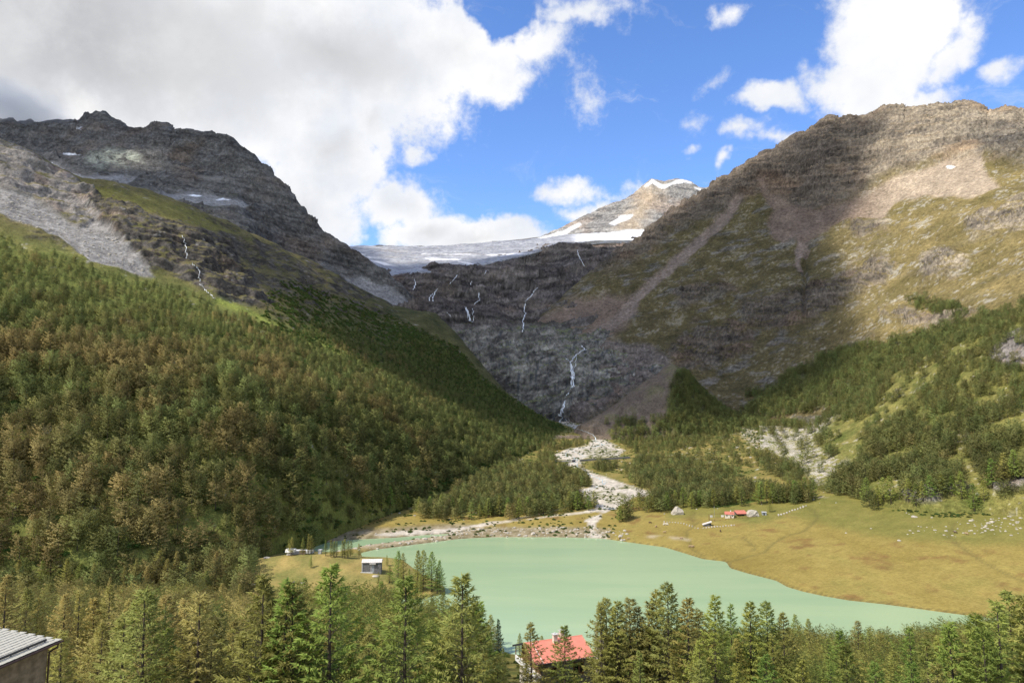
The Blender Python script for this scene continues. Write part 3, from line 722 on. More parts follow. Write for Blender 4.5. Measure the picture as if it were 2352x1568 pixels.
CLF = [z3(q) for q in ([(620,1200),(800,1150),(1000,1100),(1200,1060),(1220,1150),(1050,1280),(900,1330),(700,1320)], [(380,1320),(560,1290),(720,1330),(700,1450),(480,1520),(280,1560),(240,1420)],
       [(270,1120),(400,1090),(560,1080),(620,1130),(420,1160),(300,1220)], [(1230,760),(1400,740),(1420,770),(1300,830)], [(1640,940),(1760,900),(1900,960),(1780,1040),(1650,1040)], [(1880,740),(2000,690),(2176,620),(2500,620),(2500,820),(2100,780),(1920,820)], [(1420,1230),(1620,1250),(1930,1260),(1800,1310),(1560,1310)], [(1100,1100),(1260,1000),(1420,930),(1480,960),(1400,1060),(1200,1140)])]
m_c = np.maximum.reduce([sm(-sdist(U + wu, V + wv, q), -18, 10) for q in CLF])
slab = sm(-sdist(U + wu, V + wv, [(1305,800),(1400,790),(1500,800),(1540,840),(1480,890),(1400,940),(1330,980),(1300,940)]), -14, 10)
m_c = np.maximum(m_c, slab)
bed = np.abs(((P[:, 2] + 0.12 * P[:, 0] + 45 * fbm(P / 170.0, 3)) / 36.0) % 1.0 - 0.5) * 2
gully = ridged(np.stack([P[:, 0] / 120, P[:, 1] / 260, P[:, 2] / 500], -1) + 5, 3)
rough = np.clip(up + m_c, 0, 1) * (1 - .85 * m_s)
amt = (ridged(P / 210.0 + 3, 6, .5) - .28) * (10 + 15 * rough) * (1 - .8 * m_s) + gully * 8 * (1 - .5 * m_s) + ((hh := (P[:, 2] + 0.12 * P[:, 0] + 45 * fbm(P / 170.0, 3)) / 38.0) % 1.0) ** 2 * 15 * rough + ((hh * 2.7 + .4 * fbm(P / 60.0, 2)) % 1.0) ** 2 * 5.5 * rough - 6 * rough + (ridged(np.stack([P[:, 0] / 34, P[:, 1] / 60, P[:, 2] / 60], -1) + 3, 5, .56) - .25) * (2 + 5 * rough) * (1 - .7 * m_s)
RAVINE = z3([(990,900),(975,980),(985,1080),(980,1180),(985,1270)])
amt = amt - 14 * np.exp(-(sdist(U + wu * .2, V, RAVINE, False) / 5) ** 2)
FM.displace(amt)
P, N, U, V = FM.flat()
f1 = fbm(P / 60.0 + 11, 5, .6); f2 = fbm(P / 12.0, 4, .65)
alb = lerp3((0.078, 0.066, 0.03), (0.16, 0.125, 0.056), np.clip(.5 + f1 * 1.2 + .5 * f2, 0, 1))
alb = lerp3(alb, slope_rock(P, N, (0.045, 0.04, 0.036), (0.25, 0.225, 0.185), 1 / 40.0, 9), sm(fbm(np.stack([P[:, 0] / 90, P[:, 1] / 120, (P[:, 2] - .25 * P[:, 0]) / 30], -1) + 41, 5, .62) + .3 * (.8 - N[:, 2]), .10, .26) * .8)
alb = lerp3(alb, lerp3((0.14, 0.115, 0.042), (0.29, 0.22, 0.09), np.clip(.5 + fbm(P / 90.0 + 71, 4), 0, 1)), .8 * sm(U, 1880, 2060))  # brighter grass on the sunlit right side, light put into the colour
stones = sm(f2 + .8 * f1 - .1 * (N[:, 2] - .7), .18, .34)
alb = lerp3(alb, (0.36, 0.33, 0.265), stones * (.35 + .4 * sm(U, 1850, 2050)))
rock = slope_rock(P, N, (0.042, 0.035, 0.030), (0.195, 0.158, 0.12), 1 / 60.0)
lit_rock = slope_rock(P, N, (0.10, 0.085, 0.07), (0.40, 0.33, 0.235), 1 / 60.0, 5)  # lighter copy of the rock for the sunlit right side
rockc = lerp3(rock, lit_rock, sm(U + f1 * 120, 1880, 2120))
alb = lerp3(alb, rockc, np.clip(up * (1 - .5 * sm(N[:, 2] + .3 * f1, .8, .95)) + m_c * sm(.9 - N[:, 2] + .35 * f1 + .25 * f2, .05, .3), 0, 1))
ledge = sm(N[:, 2] + .25 * f1, .72, .9) * up * .55
alb = lerp3(alb, (0.27, 0.20, 0.135), ledge)
alb = lerp3(alb, slope_rock(P, N, (0.06, 0.05, 0.045), (0.27, 0.225, 0.19), 1 / 50.0), slab * .9)
sc = lerp3((0.155, 0.112, 0.083), (0.225, 0.165, 0.122), np.clip(.5 + .7 * f2 + .9 * f1, 0, 1))
sc = lerp3(sc, lerp3((0.33, 0.255, 0.18), (0.44, 0.35, 0.255), np.clip(.5 + f2, 0, 1)), sm(U, 1950, 2080))  # scree painted paler too where the sun falls
alb = lerp3(alb, sc, np.clip(m_s1 + m_s3, 0, 1) * .93)
alb = lerp3(alb, lerp3((0.19, 0.142, 0.11), (0.27, 0.21, 0.165), np.clip(.5 + f2, 0, 1)), m_s2 * .95)
alb = lerp3(alb, (0.88, 0.87, 0.85), sm(-sdist(U + wu * .1, V, z3([(1750,428),(1775,424),(1800,432),(1780,444),(1758,440)])), -.8, .8))
FM.build(alb, M_ROCK)
FM.up = up

# ---- moraine cone at the foot of the right mountain ---------------------
Hk = [
 [(1200,1015,1250),(1300,1008,1260),(1450,1020,1230),(1560,1020,1220),(1700,1005,1230),(1800,985,1260)],
 [(1200,1010,1350),(1290,998,1370),(1330,984,1380),(1400,946,1390),(1460,902,1400),(1510,862,1410),(1545,838,1410),(1560,848,1410),(1600,892,1400),(1650,935,1390),(1700,966,1390),(1800,990,1400)],
]
H = Layer('moraine_hill', Hk, 0.02, 0.4, 240, (90,), smooth=4, back=(260, -60), skysm=1)
P, N, U, V = H.flat()
H.displace(ridged(P / 90.0, 5) * 9 + fbm(P / 12.0, 4) * 2.5 - 14 * np.sin(np.pi * np.clip((1005 - V) / np.maximum(1005 - 838 - np.abs(U - 1545) * .8, 20), 0, 1)))
P, N, U, V = H.flat()
f1 = fbm(P / 40.0 + 11, 5, .6); f2 = fbm(P / 9.0, 4, .65)
leftm = sm(1548 - U - (V - 838) * .12 + f1 * 22, -8, 10)
alb = lerp3((0.075, 0.08, 0.03), (0.15, 0.14, 0.06), np.clip(.5 + f1 + .5 * f2, 0, 1))
alb = lerp3(alb, lerp3((0.12, 0.09, 0.066), (0.205, 0.16, 0.122), np.clip(.5 + f2 + f1, 0, 1)), leftm * .95)
alb = lerp3(alb, (0.15, 0.135, 0.065), leftm * sm(f1, .05, .3) * .7)
H.build(alb, M_SLOPE)

# ---- forested shoulder on the right --------------------------------------
Sk = [
 [(1790,1040,1000),(1850,1135,745),(1960,1152,690),(2010,1168,640),(2130,1182,590),(2250,1180,570),(2352,1166,555),(2800,1130,500)],
 [(1790,1000,1080),(1850,1060,860),(1960,1060,790),(2010,1060,740),(2130,1050,690),(2250,1010,660),(2352,980,640),(2800,880,600)],
 [(1790,985,1150),(1870,985,1060),(1960,930,1060),(2010,895,1050),(2060,860,1040),(2100,840,1030),(2200,792,990),(2280,758,960),(2352,722,930),(2800,560,850)],
]
S = Layer('right_slope_hill', Sk, 0.36, 1.05, 300, (90, 100), smooth=8, back=(220, -60), skysm=3)
P, N, U, V = S.flat()
LEDGE = [[(2075,1142),(2120,1128),(2180,1134),(2160,1160),(2090,1160)],[(2280,1120),(2352,1098),(2420,1090),(2420,1130),(2290,1140)],[(2270,830),(2320,770),(2400,760),(2400,850),(2330,850)],[(2160,1130),(2220,1118),(2240,1130),(2180,1142)]]
wu = fbm(P / 20.0, 4) * 20; wv = fbm(P / 20.0 + 50, 4) * 10
m_l = np.maximum.reduce([sm(-sdist(U + wu, V + wv, q), -6, 5) for q in LEDGE])
S.displace(ridged(P / 90.0, 5) * 6 + fbm(P / 16.0, 4) * 2.0 + m_l * (3 + ridged(P / 9.0, 4) * 2.5))
P, N, U, V = S.flat()
f1 = fbm(P / 30.0 + 11, 5, .6); f2 = fbm(P / 7.0, 4, .65)
alb = lerp3((0.10, 0.115, 0.028), (0.245, 0.21, 0.065), np.clip(.5 + f1 * 1.2 + .4 * f2, 0, 1))
alb = lerp3(alb, (0.44, 0.41, 0.34), sm(f2 + f1 * .6, .28, .45) * .7)
alb = lerp3(alb, slope_rock(P, N, (0.06, 0.055, 0.055), (0.30, 0.265, 0.235), 1 / 9.0), m_l * .95)
alb = lerp3(alb, (0.42, 0.38, 0.315), sm(-sdist(U + wu * .6, V + wv * .8, FIELD), -12, 12) * sm(fbm(P / 8.0 + 31, 5, .7), -.1, .15))
S.build(alb, M_SLOPE)
# ------------------------------------------------------------------ water
M_LAKE = bpy.data.materials.new('glacial_water'); M_LAKE.use_nodes = True
T = NT(M_LAKE.node_tree); p = T.n['Principled BSDF']
gp = T.node('ShaderNodeNewGeometry').outputs['Position']
streak = T.noise(T.vmath('MULTIPLY', gp, (0.006, 0.03, 1)), 1.0, 4, 0.55)
T.l.new(T.mix(T.ramp(streak, 0.3, 0.7), (0.315, 0.43, 0.25), (0.365, 0.465, 0.268)), p.inputs['Base Color'])
p.inputs['Roughness'].default_value = 0.10
p.inputs['IOR'].default_value = 1.33
p.inputs['Specular IOR Level'].default_value = 0.5
bm_ = T.node('ShaderNodeBump'); bm_.inputs['Strength'].default_value = 0.35; bm_.inputs['Distance'].default_value = 0.12
T.l.new(T.noise(T.vmath('MULTIPLY', gp, (0.5, 1.0, 1)), 1.1, 3, 0.6), bm_.inputs['Height'])
T.l.new(bm_.outputs[0], p.inputs['Normal'])

def water_sheet(name, poly, grow=7.0, step=4.0, z=0.0):
    lo = poly.min(0) - 10; hi = poly.max(0) + 10
    lo = np.maximum(lo, [-420, 250]); hi = np.minimum(hi, [420, 760])
    xs = np.arange(lo[0], hi[0], step); ys = np.arange(lo[1], hi[1], step)
    X, Y = np.meshgrid(xs, ys)
    s = sdist(X.ravel(), Y.ravel(), poly).reshape(X.shape)
    ok = s < grow
    f = grid_faces(*X.shape)
    f = f[ok.ravel()[f].all(1)]
    used = np.unique(f); idx = np.full(X.size, -1); idx[used] = np.arange(len(used))
    V = np.stack([X.ravel()[used], Y.ravel()[used], np.full(len(used), z)], -1)
    o = link(name, np_mesh(name, V, idx[f], M_LAKE)); o['kind'] = 'structure'
    return o
water_sheet('lake', lake_w)
water_sheet('side_lake', arm_w, 3.0, 2.0)

def flat_mat(name, base, rough=0.8, amt=0.2, scale=6.0, bump=0.0, spec=0.3, dist=0.02, metal=0.0):
    m = bpy.data.materials.new(name); m.use_nodes = True
    T = NT(m.node_tree); p = T.n['Principled BSDF']
    tcn = T.node('ShaderNodeTexCoord').outputs['Object']
    n = T.noise(tcn, scale, 5, 0.6)
    lo = tuple(c * (1 - amt) for c in base); hi = tuple(min(c * (1 + amt), 1) for c in base)
    T.l.new(T.mix(T.ramp(n, 0.3, 0.7), lo, hi), p.inputs['Base Color'])
    p.inputs['Roughness'].default_value = rough; p.inputs['Specular IOR Level'].default_value = spec; p.inputs['Metallic'].default_value = metal
    if bump:
        b = T.node('ShaderNodeBump'); b.inputs['Strength'].default_value = bump; b.inputs['Distance'].default_value = dist
        T.l.new(T.noise(tcn, scale * 3, 4, 0.65), b.inputs['Height']); T.l.new(b.outputs[0], p.inputs['Normal'])
    return m
M_FOAM = flat_mat('white_water', (0.80, 0.82, 0.83), 0.5, 0.12, 0.4)
T = NT(M_FOAM.node_tree); out_ = T.n['Material Output']; pb_ = T.n['Principled BSDF']
gp_ = T.node('ShaderNodeNewGeometry').outputs['Position']
brk = T.ramp(T.noise(T.vmath('MULTIPLY', gp_, (0.35, 0.2, 0.035)), 1.0, 5, .65), 0.36, 0.56)
trn = T.node('ShaderNodeBsdfTransparent'); mxs = T.node('ShaderNodeMixShader')
T.l.new(brk, mxs.inputs[0]); T.l.new(trn.outputs[0], mxs.inputs[1]); T.l.new(pb_.outputs[0], mxs.inputs[2]); T.l.new(mxs.outputs[0], out_.inputs[0])
M_STREAM = flat_mat('stream_water', (0.52, 0.60, 0.60), 0.25, 0.25, 0.25, 0.4, 0.5)

def ribbon(name, pts, layers, mat, lift=1.0, jitter=1.0, n=40, seed=0):
    """pts: (u, v, width in picture units): a strip of water lying on the surface it runs down"""
    rng = np.random.RandomState(seed)
    pts = np.array(pts, float)
    L = np.concatenate([[0], np.cumsum(np.hypot(np.diff(pts[:, 0]), np.diff(pts[:, 1])))])
    n = max(int(L[-1] / 2.2), 6)
    s = np.linspace(0, L[-1], n)
    u = np.interp(s, L, pts[:, 0]); v = np.interp(s, L, pts[:, 1]); w = np.interp(s, L, pts[:, 2])
    nz = np.cumsum(rng.normal(size=n)); nz -= np.linspace(nz[0], nz[-1], n)
    u = u + nz * .10 * jitter
    w = w * rng.uniform(.75, 1.25, n)
    Vv = []
    for k in range(n):
        q = pick(u[k], v[k], layers)
        if q is None: continue
        P0, N0 = q
        hw = w[k] * P0[1] / F * .36
        nn = N0 * np.array([1, 1, 1.0]); c = P0 + nn * lift + np.array([0, -lift * .6, 0])
        t = np.array([1.0, 0, 0])
        Vv.append((c - t * hw - np.array([0, 0, lift * .5]), c + np.array([0, -hw * .5, hw * .1]), c + t * hw - np.array([0, 0, lift * .5])))
    m = len(Vv)
    if m < 2: print('ribbon lost', name); return
    Vv = np.array(Vv).reshape(-1, 3)
    o = link(name, np_mesh(name, Vv, grid_faces(m, 3), mat)); o['kind'] = 'structure'
    return o
zg = lambda pts: [(689 + x * .3662, 402 + y * .3662, w * .37) for x, y, w in pts]
zrw = lambda pts: [(1091 + x * .2196, 918.7 + y * .2196, w * .24) for x, y, w in pts]
z1w = lambda pts: [(x * .3663, 172 + y * .3663, w * .22) for x, y, w in pts]
WL = [D, FM, GL, G, E]
FALLS = [
    zg([(1115,1015-1015+720+0,0)]) if False else None,
    zg([(718,655,5),(722,672,8),(720,692,9),(716,708,8),(708,722,7)]),
    zg([(855,715,8),(845,735,9),(838,760,10),(834,795,12)]), zg([(832,742,5),(822,765,8),(815,792,9)]),
    zg([(985,630,6),(965,655,8),(945,672,8),(932,683,7)]), zg([(1072,668,6),(1066,690,8)]), zg([(1120,740,7),(1115,765,9),(1118,790,8)]), zg([(1108,788,7),(1095,802,6),(1085,814,5)]),
    zg([(1022,828,12),(1035,850,18),(1045,880,24),(1052,905,26),(1062,920,24),(1085,922,10)]), zg([(1066,840,4),(1074,870,6),(1078,905,6),(1075,918,7)]),
    zg([(1486,708,6),(1470,725,9),(1458,745,8),(1448,762,7),(1425,778,6),(1410,790,8),(1412,808,9),(1400,830,9),(1405,855,8),(1408,875,9),(1398,900,9),(1388,925,9),(1385,950,9),(1378,985,9)]),
    zg([(1732,470,5),(1740,500,7),(1755,530,6),(1768,555,5),(1778,575,5)]),
    zg([(1168,602,5),(1150,626,6)]), zg([(920,862,5),(945,890,5)]),
    zg([(1758,1068,9),(1768,1082,9),(1778,1096,9),(1745,1115,9),(1722,1132,10),(1705,1150,10),(1690,1165,12),(1682,1180,14)]), zg([(1790,1096,6),(1768,1100,8),(1740,1120,6)]), zg([(1725,1135,5),(1725,1155,5),(1715,1172,5),(1722,1190,5),(1708,1215,5)]),
    zg([(1660,1148,5),(1672,1165,7),(1690,1180,7)]),
    zg([(1690,1185,20),(1694,1215,24),(1698,1250,28),(1700,1285,30),(1702,1320,30),(1690,1335,14),(1684,1352,14),(1672,1378,9),(1660,1400,12),(1660,1415,14),(1652,1432,14),(1648,1440,18),(1646,1465,24),(1642,1490,28),(1636,1508,30),(1655,1522,20),(1640,1535,18),(1628,1552,16)]),
    z1w([(1113,1013,6),(1128,1030,8),(1138,1060,9),(1143,1095,10),(1147,1130,10),(1150,1160,8)]), z1w([(1170,1185,5),(1195,1205,7),(1218,1225,8),(1226,1250,9),(1230,1280,9),(1235,1302,7)]), z1w([(1240,1318,5),(1265,1345,6),(1285,1365,7),(1310,1380,7),(1325,1398,8),(1330,1412,8)]),
]
for k, f in enumerate([f for f in FALLS if f]):
    ribbon('waterfall', f, WL + [B], M_FOAM, 2.2, 1.0, seed=k)
STREAMS = [
    zrw([(935,180,9),(905,210,10),(890,235,10),(930,255,9),(1010,275,9),(1060,295,9),(1100,310,8),(1150,325,8),(1210,355,8),(1265,390,8),(1250,430,12),(1340,465,12),(1230,490,9),(1080,505,8),(1000,520,8),(940,560,8),(960,590,8),(1040,600,9),(1058,632,18)]),
    zrw([(1390,455,8),(1330,470,14),(1235,492,14)]), zrw([(1020,530,7),(1100,560,8),(1150,590,6),(1085,600,8),(1058,625,10)]), zrw([(950,190,6),(975,215,6)]), zrw([(1120,245,6),(1050,275,8)]),
    zrw([(1060,640,16),(1050,652,12),(1070,690,8),(1140,730,8),(1200,780,9),(1290,815,8),(1330,845,12),(1350,880,18),(1290,900,14),(1230,925,12),(1160,950,12),(1105,970,13)]),
    zrw([(1050,648,9),(980,665,12),(925,685,8)]), zrw([(1200,790,5),(1260,800,5),(1380,850,9),(1340,875,8)]), zrw([(1270,1080,7),(1330,1095,8),(1400,1120,9),(1470,1135,12)]), zrw([(1265,1095,6),(1330,1120,7),(1410,1140,6)]),
    zl and [(746.5 + x * .3418, 1033.6 + y * .3418, w * .3) for x, y, w in [(1045,520,5),(980,540,8),(900,552,10),(850,562,10)]],
]
for k, f in enumerate(STREAMS):
    ribbon('stream', f, [G, H, FM, D], M_STREAM, 0.12 if k > 5 else .3, .7, seed=50 + k)

# ------------------------------------------------------------------ unseen clouds, shaped to cast the outlined shade on the mountains
SHADE = [
    [(-900,200),(0,280),(240,250),(560,320),(720,500),(900,630),(1040,685),(1100,755),(1220,885),(1320,950),(1350,995),(1250,995),(1130,985),(1030,950),(930,895),(850,850),(750,790),(660,715),(560,640),(470,560),(420,500),(330,462),(200,432),(150,412),(60,365),(0,340),(-900,250)],
    [(780,560),(1290,545),(1340,575),(1450,585),(1500,530),(1700,390),(1880,290),(2010,262),(2060,300),(1990,380),(2030,430),(1960,500),(1880,560),(1950,640),(1990,720),(2010,800),(1960,880),(1850,930),(1720,962),(1550,985),(1345,985),(1200,930),(1000,720)],
    [(1280,1003),(1400,925),(1545,830),(1710,960),(1730,985),(1600,992),(1450,1000),(1350,1006)],
    [(2130,560),(2220,590),(2170,640),(2090,690),(2060,650)],
    [(2140,300),(2260,290),(2400,280),(2420,420),(2280,400),(2200,350)],
]
LIT = [[(1200,560),(1280,520),(1500,400),(1640,430),(1560,490),(1490,530),(1440,560),(1330,570)],[(40,280),(150,280),(320,330),(370,380),(300,420),(150,400)] if False else [(200,350),(330,335),(380,370),(330,400),(220,385)],
       [(800,565),(1280,550),(1320,562),(1180,590),(1000,620),(860,612)]]
ZC = 3000.0
def to_cloud(Pw):
    k = (ZC - Pw[:, 2]) / TO_SUN[2]
    return Pw[:, 0] + TO_SUN[0] * k, Pw[:, 1] + TO_SUN[1] * k
CELL = 24.0
xs0, ys0, ncx, ncy = -4600.0, -200.0, 192, 150
acc = np.zeros((ncy, ncx)); cnt = np.zeros((ncy, ncx))
def splat(L, sel=1, every=3, lit_w=1.0):
    P = L.P[::every, ::every].reshape(-1, 3); U = L.U[::every, ::every].ravel(); V = L.V[::every, ::every].ravel()
    vis = L.N[::every, ::every].reshape(-1, 3)[:, 1] < 0.25
    ok = vis & (U > -300) & (U < 2650)
    P, U, V = P[ok], U[ok], V[ok]
    sh = np.minimum.reduce([sdist(U, V, q) for q in SHADE]) < 0
    thin = np.where(V < 470, .45, .85) + .15 * (1 - sm(U, 1420, 1560)) if L is FM else 2.2 if L is B else 1.0
    wt = np.where(sh, thin, -1.0 * lit_w)
    for q in LIT: wt = np.where(sdist(U, V, q) < 0, -0.5, wt)
    cx, cy = to_cloud(P)
    i = ((cx - xs0) / CELL).astype(int); j = ((cy - ys0) / CELL).astype(int)
    g = (i >= 0) & (i < ncx) & (j >= 0) & (j < ncy)
    np.add.at(acc, (j[g], i[g]), wt[g]); np.add.at(cnt, (j[g], i[g]), 1.0)
for L, e, lw in ((B, 4, 1.5), (C, 3, 1), (D, 3, 1), (FM, 3, 1), (H, 3, 1), (S, 4, 1.5), (GL, 4, .4), (G, 3, 1.5), (E, 3, 1.5)):
    splat(L, 1, e, lw)
val = acc / np.maximum(cnt, 1)
def blur(A, s):
    k = np.exp(-0.5 * (np.arange(-3 * s, 3 * s + 1) / s) ** 2); k /= k.sum()
    A = np.apply_along_axis(lambda m: np.convolve(m, k, 'same'), 0, A)
    return np.apply_along_axis(lambda m: np.convolve(m, k, 'same'), 1, A)
num, den = blur(np.where(cnt > 0, val, 0), 2), blur((cnt > 0).astype(float), 2)
fld = np.where(den > .02, num / np.maximum(den, .02), -.3)
CGX, CGY = np.meshgrid(xs0 + (np.arange(ncx) + .5) * CELL, ys0 + (np.arange(ncy) + .5) * CELL)
Pc = np.stack([CGX.ravel(), CGY.ravel(), np.zeros(CGX.size)], -1)
fld = fld + (fbm(Pc / 130.0 + 3, 5, .6) * .32).reshape(fld.shape)
M_CLOUD = bpy.data.materials.new('shade_cloud_vapour'); M_CLOUD.use_nodes = True
T = NT(M_CLOUD.node_tree); T.n.clear()
ca = T.node('ShaderNodeAttribute', attribute_name='thick')
df = T.node('ShaderNodeBsdfDiffuse'); df.inputs[0].default_value = (0.92, 0.93, 0.95, 1)
tl = T.node('ShaderNodeBsdfTranslucent'); tl.inputs[0].default_value = (0.9, 0.91, 0.93, 1)
mx = T.node('ShaderNodeMixShader'); mx.inputs[0].default_value = 0.25
T.l.new(df.outputs[0], mx.inputs[1]); T.l.new(tl.outputs[0], mx.inputs[2])
tr = T.node('ShaderNodeBsdfTransparent')
m2 = T.node('ShaderNodeMixShader')
gp = T.node('ShaderNodeNewGeometry').outputs['Position']
T.l.new(T.math('MULTIPLY', T.ramp(T.math('ADD', ca.outputs['Fac'], T.math('MULTIPLY_ADD', T.noise(gp, 0.012, 6, .6), 0.5, -0.25)), 0.08, 1.3), 0.74), m2.inputs[0])
T.l.new(tr.outputs[0], m2.inputs[1]); T.l.new(mx.outputs[0], m2.inputs[2])
ou = T.node('ShaderNodeOutputMaterial'); T.l.new(m2.outputs[0], ou.inputs[0])
ok = (fld > -0.42)
th = np.clip((fld + .42), 0, 1.5)
zt = ZC + 30 + 90 * np.sqrt(th) * (1 + .5 * fbm(Pc / 90.0 + 9, 4).reshape(fld.shape))
zb = ZC - 12 * th
f = grid_faces(ncy, ncx)
f = f[ok.ravel()[f].all(1)]
Vt = np.stack([CGX.ravel(), CGY.ravel(), np.where(th > .02, zt, ZC).ravel()], -1)
Vb = np.stack([CGX.ravel(), CGY.ravel(), zb.ravel()], -1)
used = np.unique(f); idx = np.full(len(Vt), -1); idx[used] = np.arange(len(used)); n_u = len(used)
o = link('shade_cloud', np_mesh('shade_cloud', np.concatenate([Vt[used], Vb[used]]), np.concatenate([idx[f], idx[f][:, ::-1] + n_u]), M_CLOUD, {'thick': ('FLOAT', 'POINT', np.concatenate([th.ravel()[used]] * 2))}))
o['kind'] = 'structure'
cu, cv = proj(Vt[used][:, 0], Vt[used][:, 1], Vt[used][:, 2])
print('cloud lowest in picture', cv[(cu > -50) & (cu < 2400)].max() if len(cv) else None, len(used))

# cloud hanging about the far left summit
M_MIST = bpy.data.materials.new('summit_mist'); M_MIST.use_nodes = True
T = NT(M_MIST.node_tree); T.n.clear()
gp = T.node('ShaderNodeNewGeometry').outputs['Position']; oc = T.node('ShaderNodeTexCoord').outputs['Object']
rad = T.vmath('LENGTH', oc)
dn = T.math('MULTIPLY', T.ramp(T.math('ADD', T.math('SUBTRACT', 1.0, rad), T.math('MULTIPLY_ADD', T.noise(gp, 0.007, 5, .6), 1.3, -0.75)), 0.0, 0.5), 0.0055)
pv = T.node('ShaderNodeVolumePrincipled'); pv.inputs['Color'].default_value = (0.95, 0.96, 0.98, 1); T.l.new(dn, pv.inputs['Density']); pv.inputs['Anisotropy'].default_value = 0.2
ou = T.node('ShaderNodeOutputMaterial'); T.l.new(pv.outputs[0], ou.inputs['Volume'])
import bmesh
b_ = bmesh.new(); bmesh.ops.create_icosphere(b_, subdivisions=3, radius=1.0); me = bpy.data.meshes.new('mist'); b_.to_mesh(me); b_.free(); me.materials.append(M_MIST)
mist = link('mist', me); mist['kind'] = 'stuff'
mist.location = tuple(unproj(10, 262, 2330.0)); mist.scale = (330, 300, 95)
# ------------------------------------------------------------------ trees
def leaf_mat(name, base, var=0.3, hue=0.03, attr_obj=False, brown=(0.20, 0.125, 0.05)):
    m = bpy.data.materials.new(name); m.use_nodes = True
    T = NT(m.node_tree); p = T.n['Principled BSDF']; out = T.n['Material Output']
    lf = T.node('ShaderNodeAttribute', attribute_name='leaf')
    oi = T.node('ShaderNodeObjectInfo')
    h = T.node('ShaderNodeHueSaturation')
    h.inputs['Color'].default_value = (*base, 1)
    T.l.new(T.ramp(oi.outputs['Random'], 0, 1, 0.5 - hue, 0.5 + hue, False), h.inputs['Hue'])
    v2 = T.math('FRACT', T.math('MULTIPLY', oi.outputs['Random'], 37.7))
    val = T.math('MULTIPLY', T.ramp(lf.outputs['Fac'], 0, 1, 0.72, 1.3, False), T.ramp(v2, 0, 1, 1 - var, 1 + var, False))
    T.l.new(val, h.inputs['Value'])
    ti = T.node('ShaderNodeAttribute', attribute_name='tint', attribute_type='INSTANCER')
    hb = T.node('ShaderNodeHueSaturation'); hb.inputs['Color'].default_value = (*brown, 1); T.l.new(val, hb.inputs['Value'])
    c = T.mix(ti.outputs['Fac'], h.outputs[0], hb.outputs[0])
    T.l.new(c, p.inputs['Base Color'])
    p.inputs['Roughness'].default_value = 0.75; p.inputs['Specular IOR Level'].default_value = 0.2
    tl = T.node('ShaderNodeBsdfTranslucent'); T.l.new(c, tl.inputs[0])
    mx = T.node('ShaderNodeMixShader'); mx.inputs[0].default_value = 0.42
    T.l.new(p.outputs[0], mx.inputs[1]); T.l.new(tl.outputs[0], mx.inputs[2]); T.l.new(mx.outputs[0], out.inputs[0])
    return m
M_LARCH = leaf_mat('larch_needles', (0.31, 0.325, 0.072), .22, .02, brown=(0.40, 0.315, 0.115))
M_LARCH2 = leaf_mat('larch_needles_fresh', (0.235, 0.315, 0.066), .2, .015, brown=(0.40, 0.315, 0.115))
M_SPRUCE = leaf_mat('spruce_needles', (0.035, 0.06, 0.018), .2, .02)
M_FAR = leaf_mat('forest_needles', (0.22, 0.24, 0.078), .42, .024, brown=(0.38, 0.26, 0.115))
M_BUSH = leaf_mat('bush_leaves', (0.10, 0.15, 0.035), .35, .03)
M_BARK = flat_mat('bark', (0.075, 0.058, 0.045), 0.9, 0.35, 3.0)

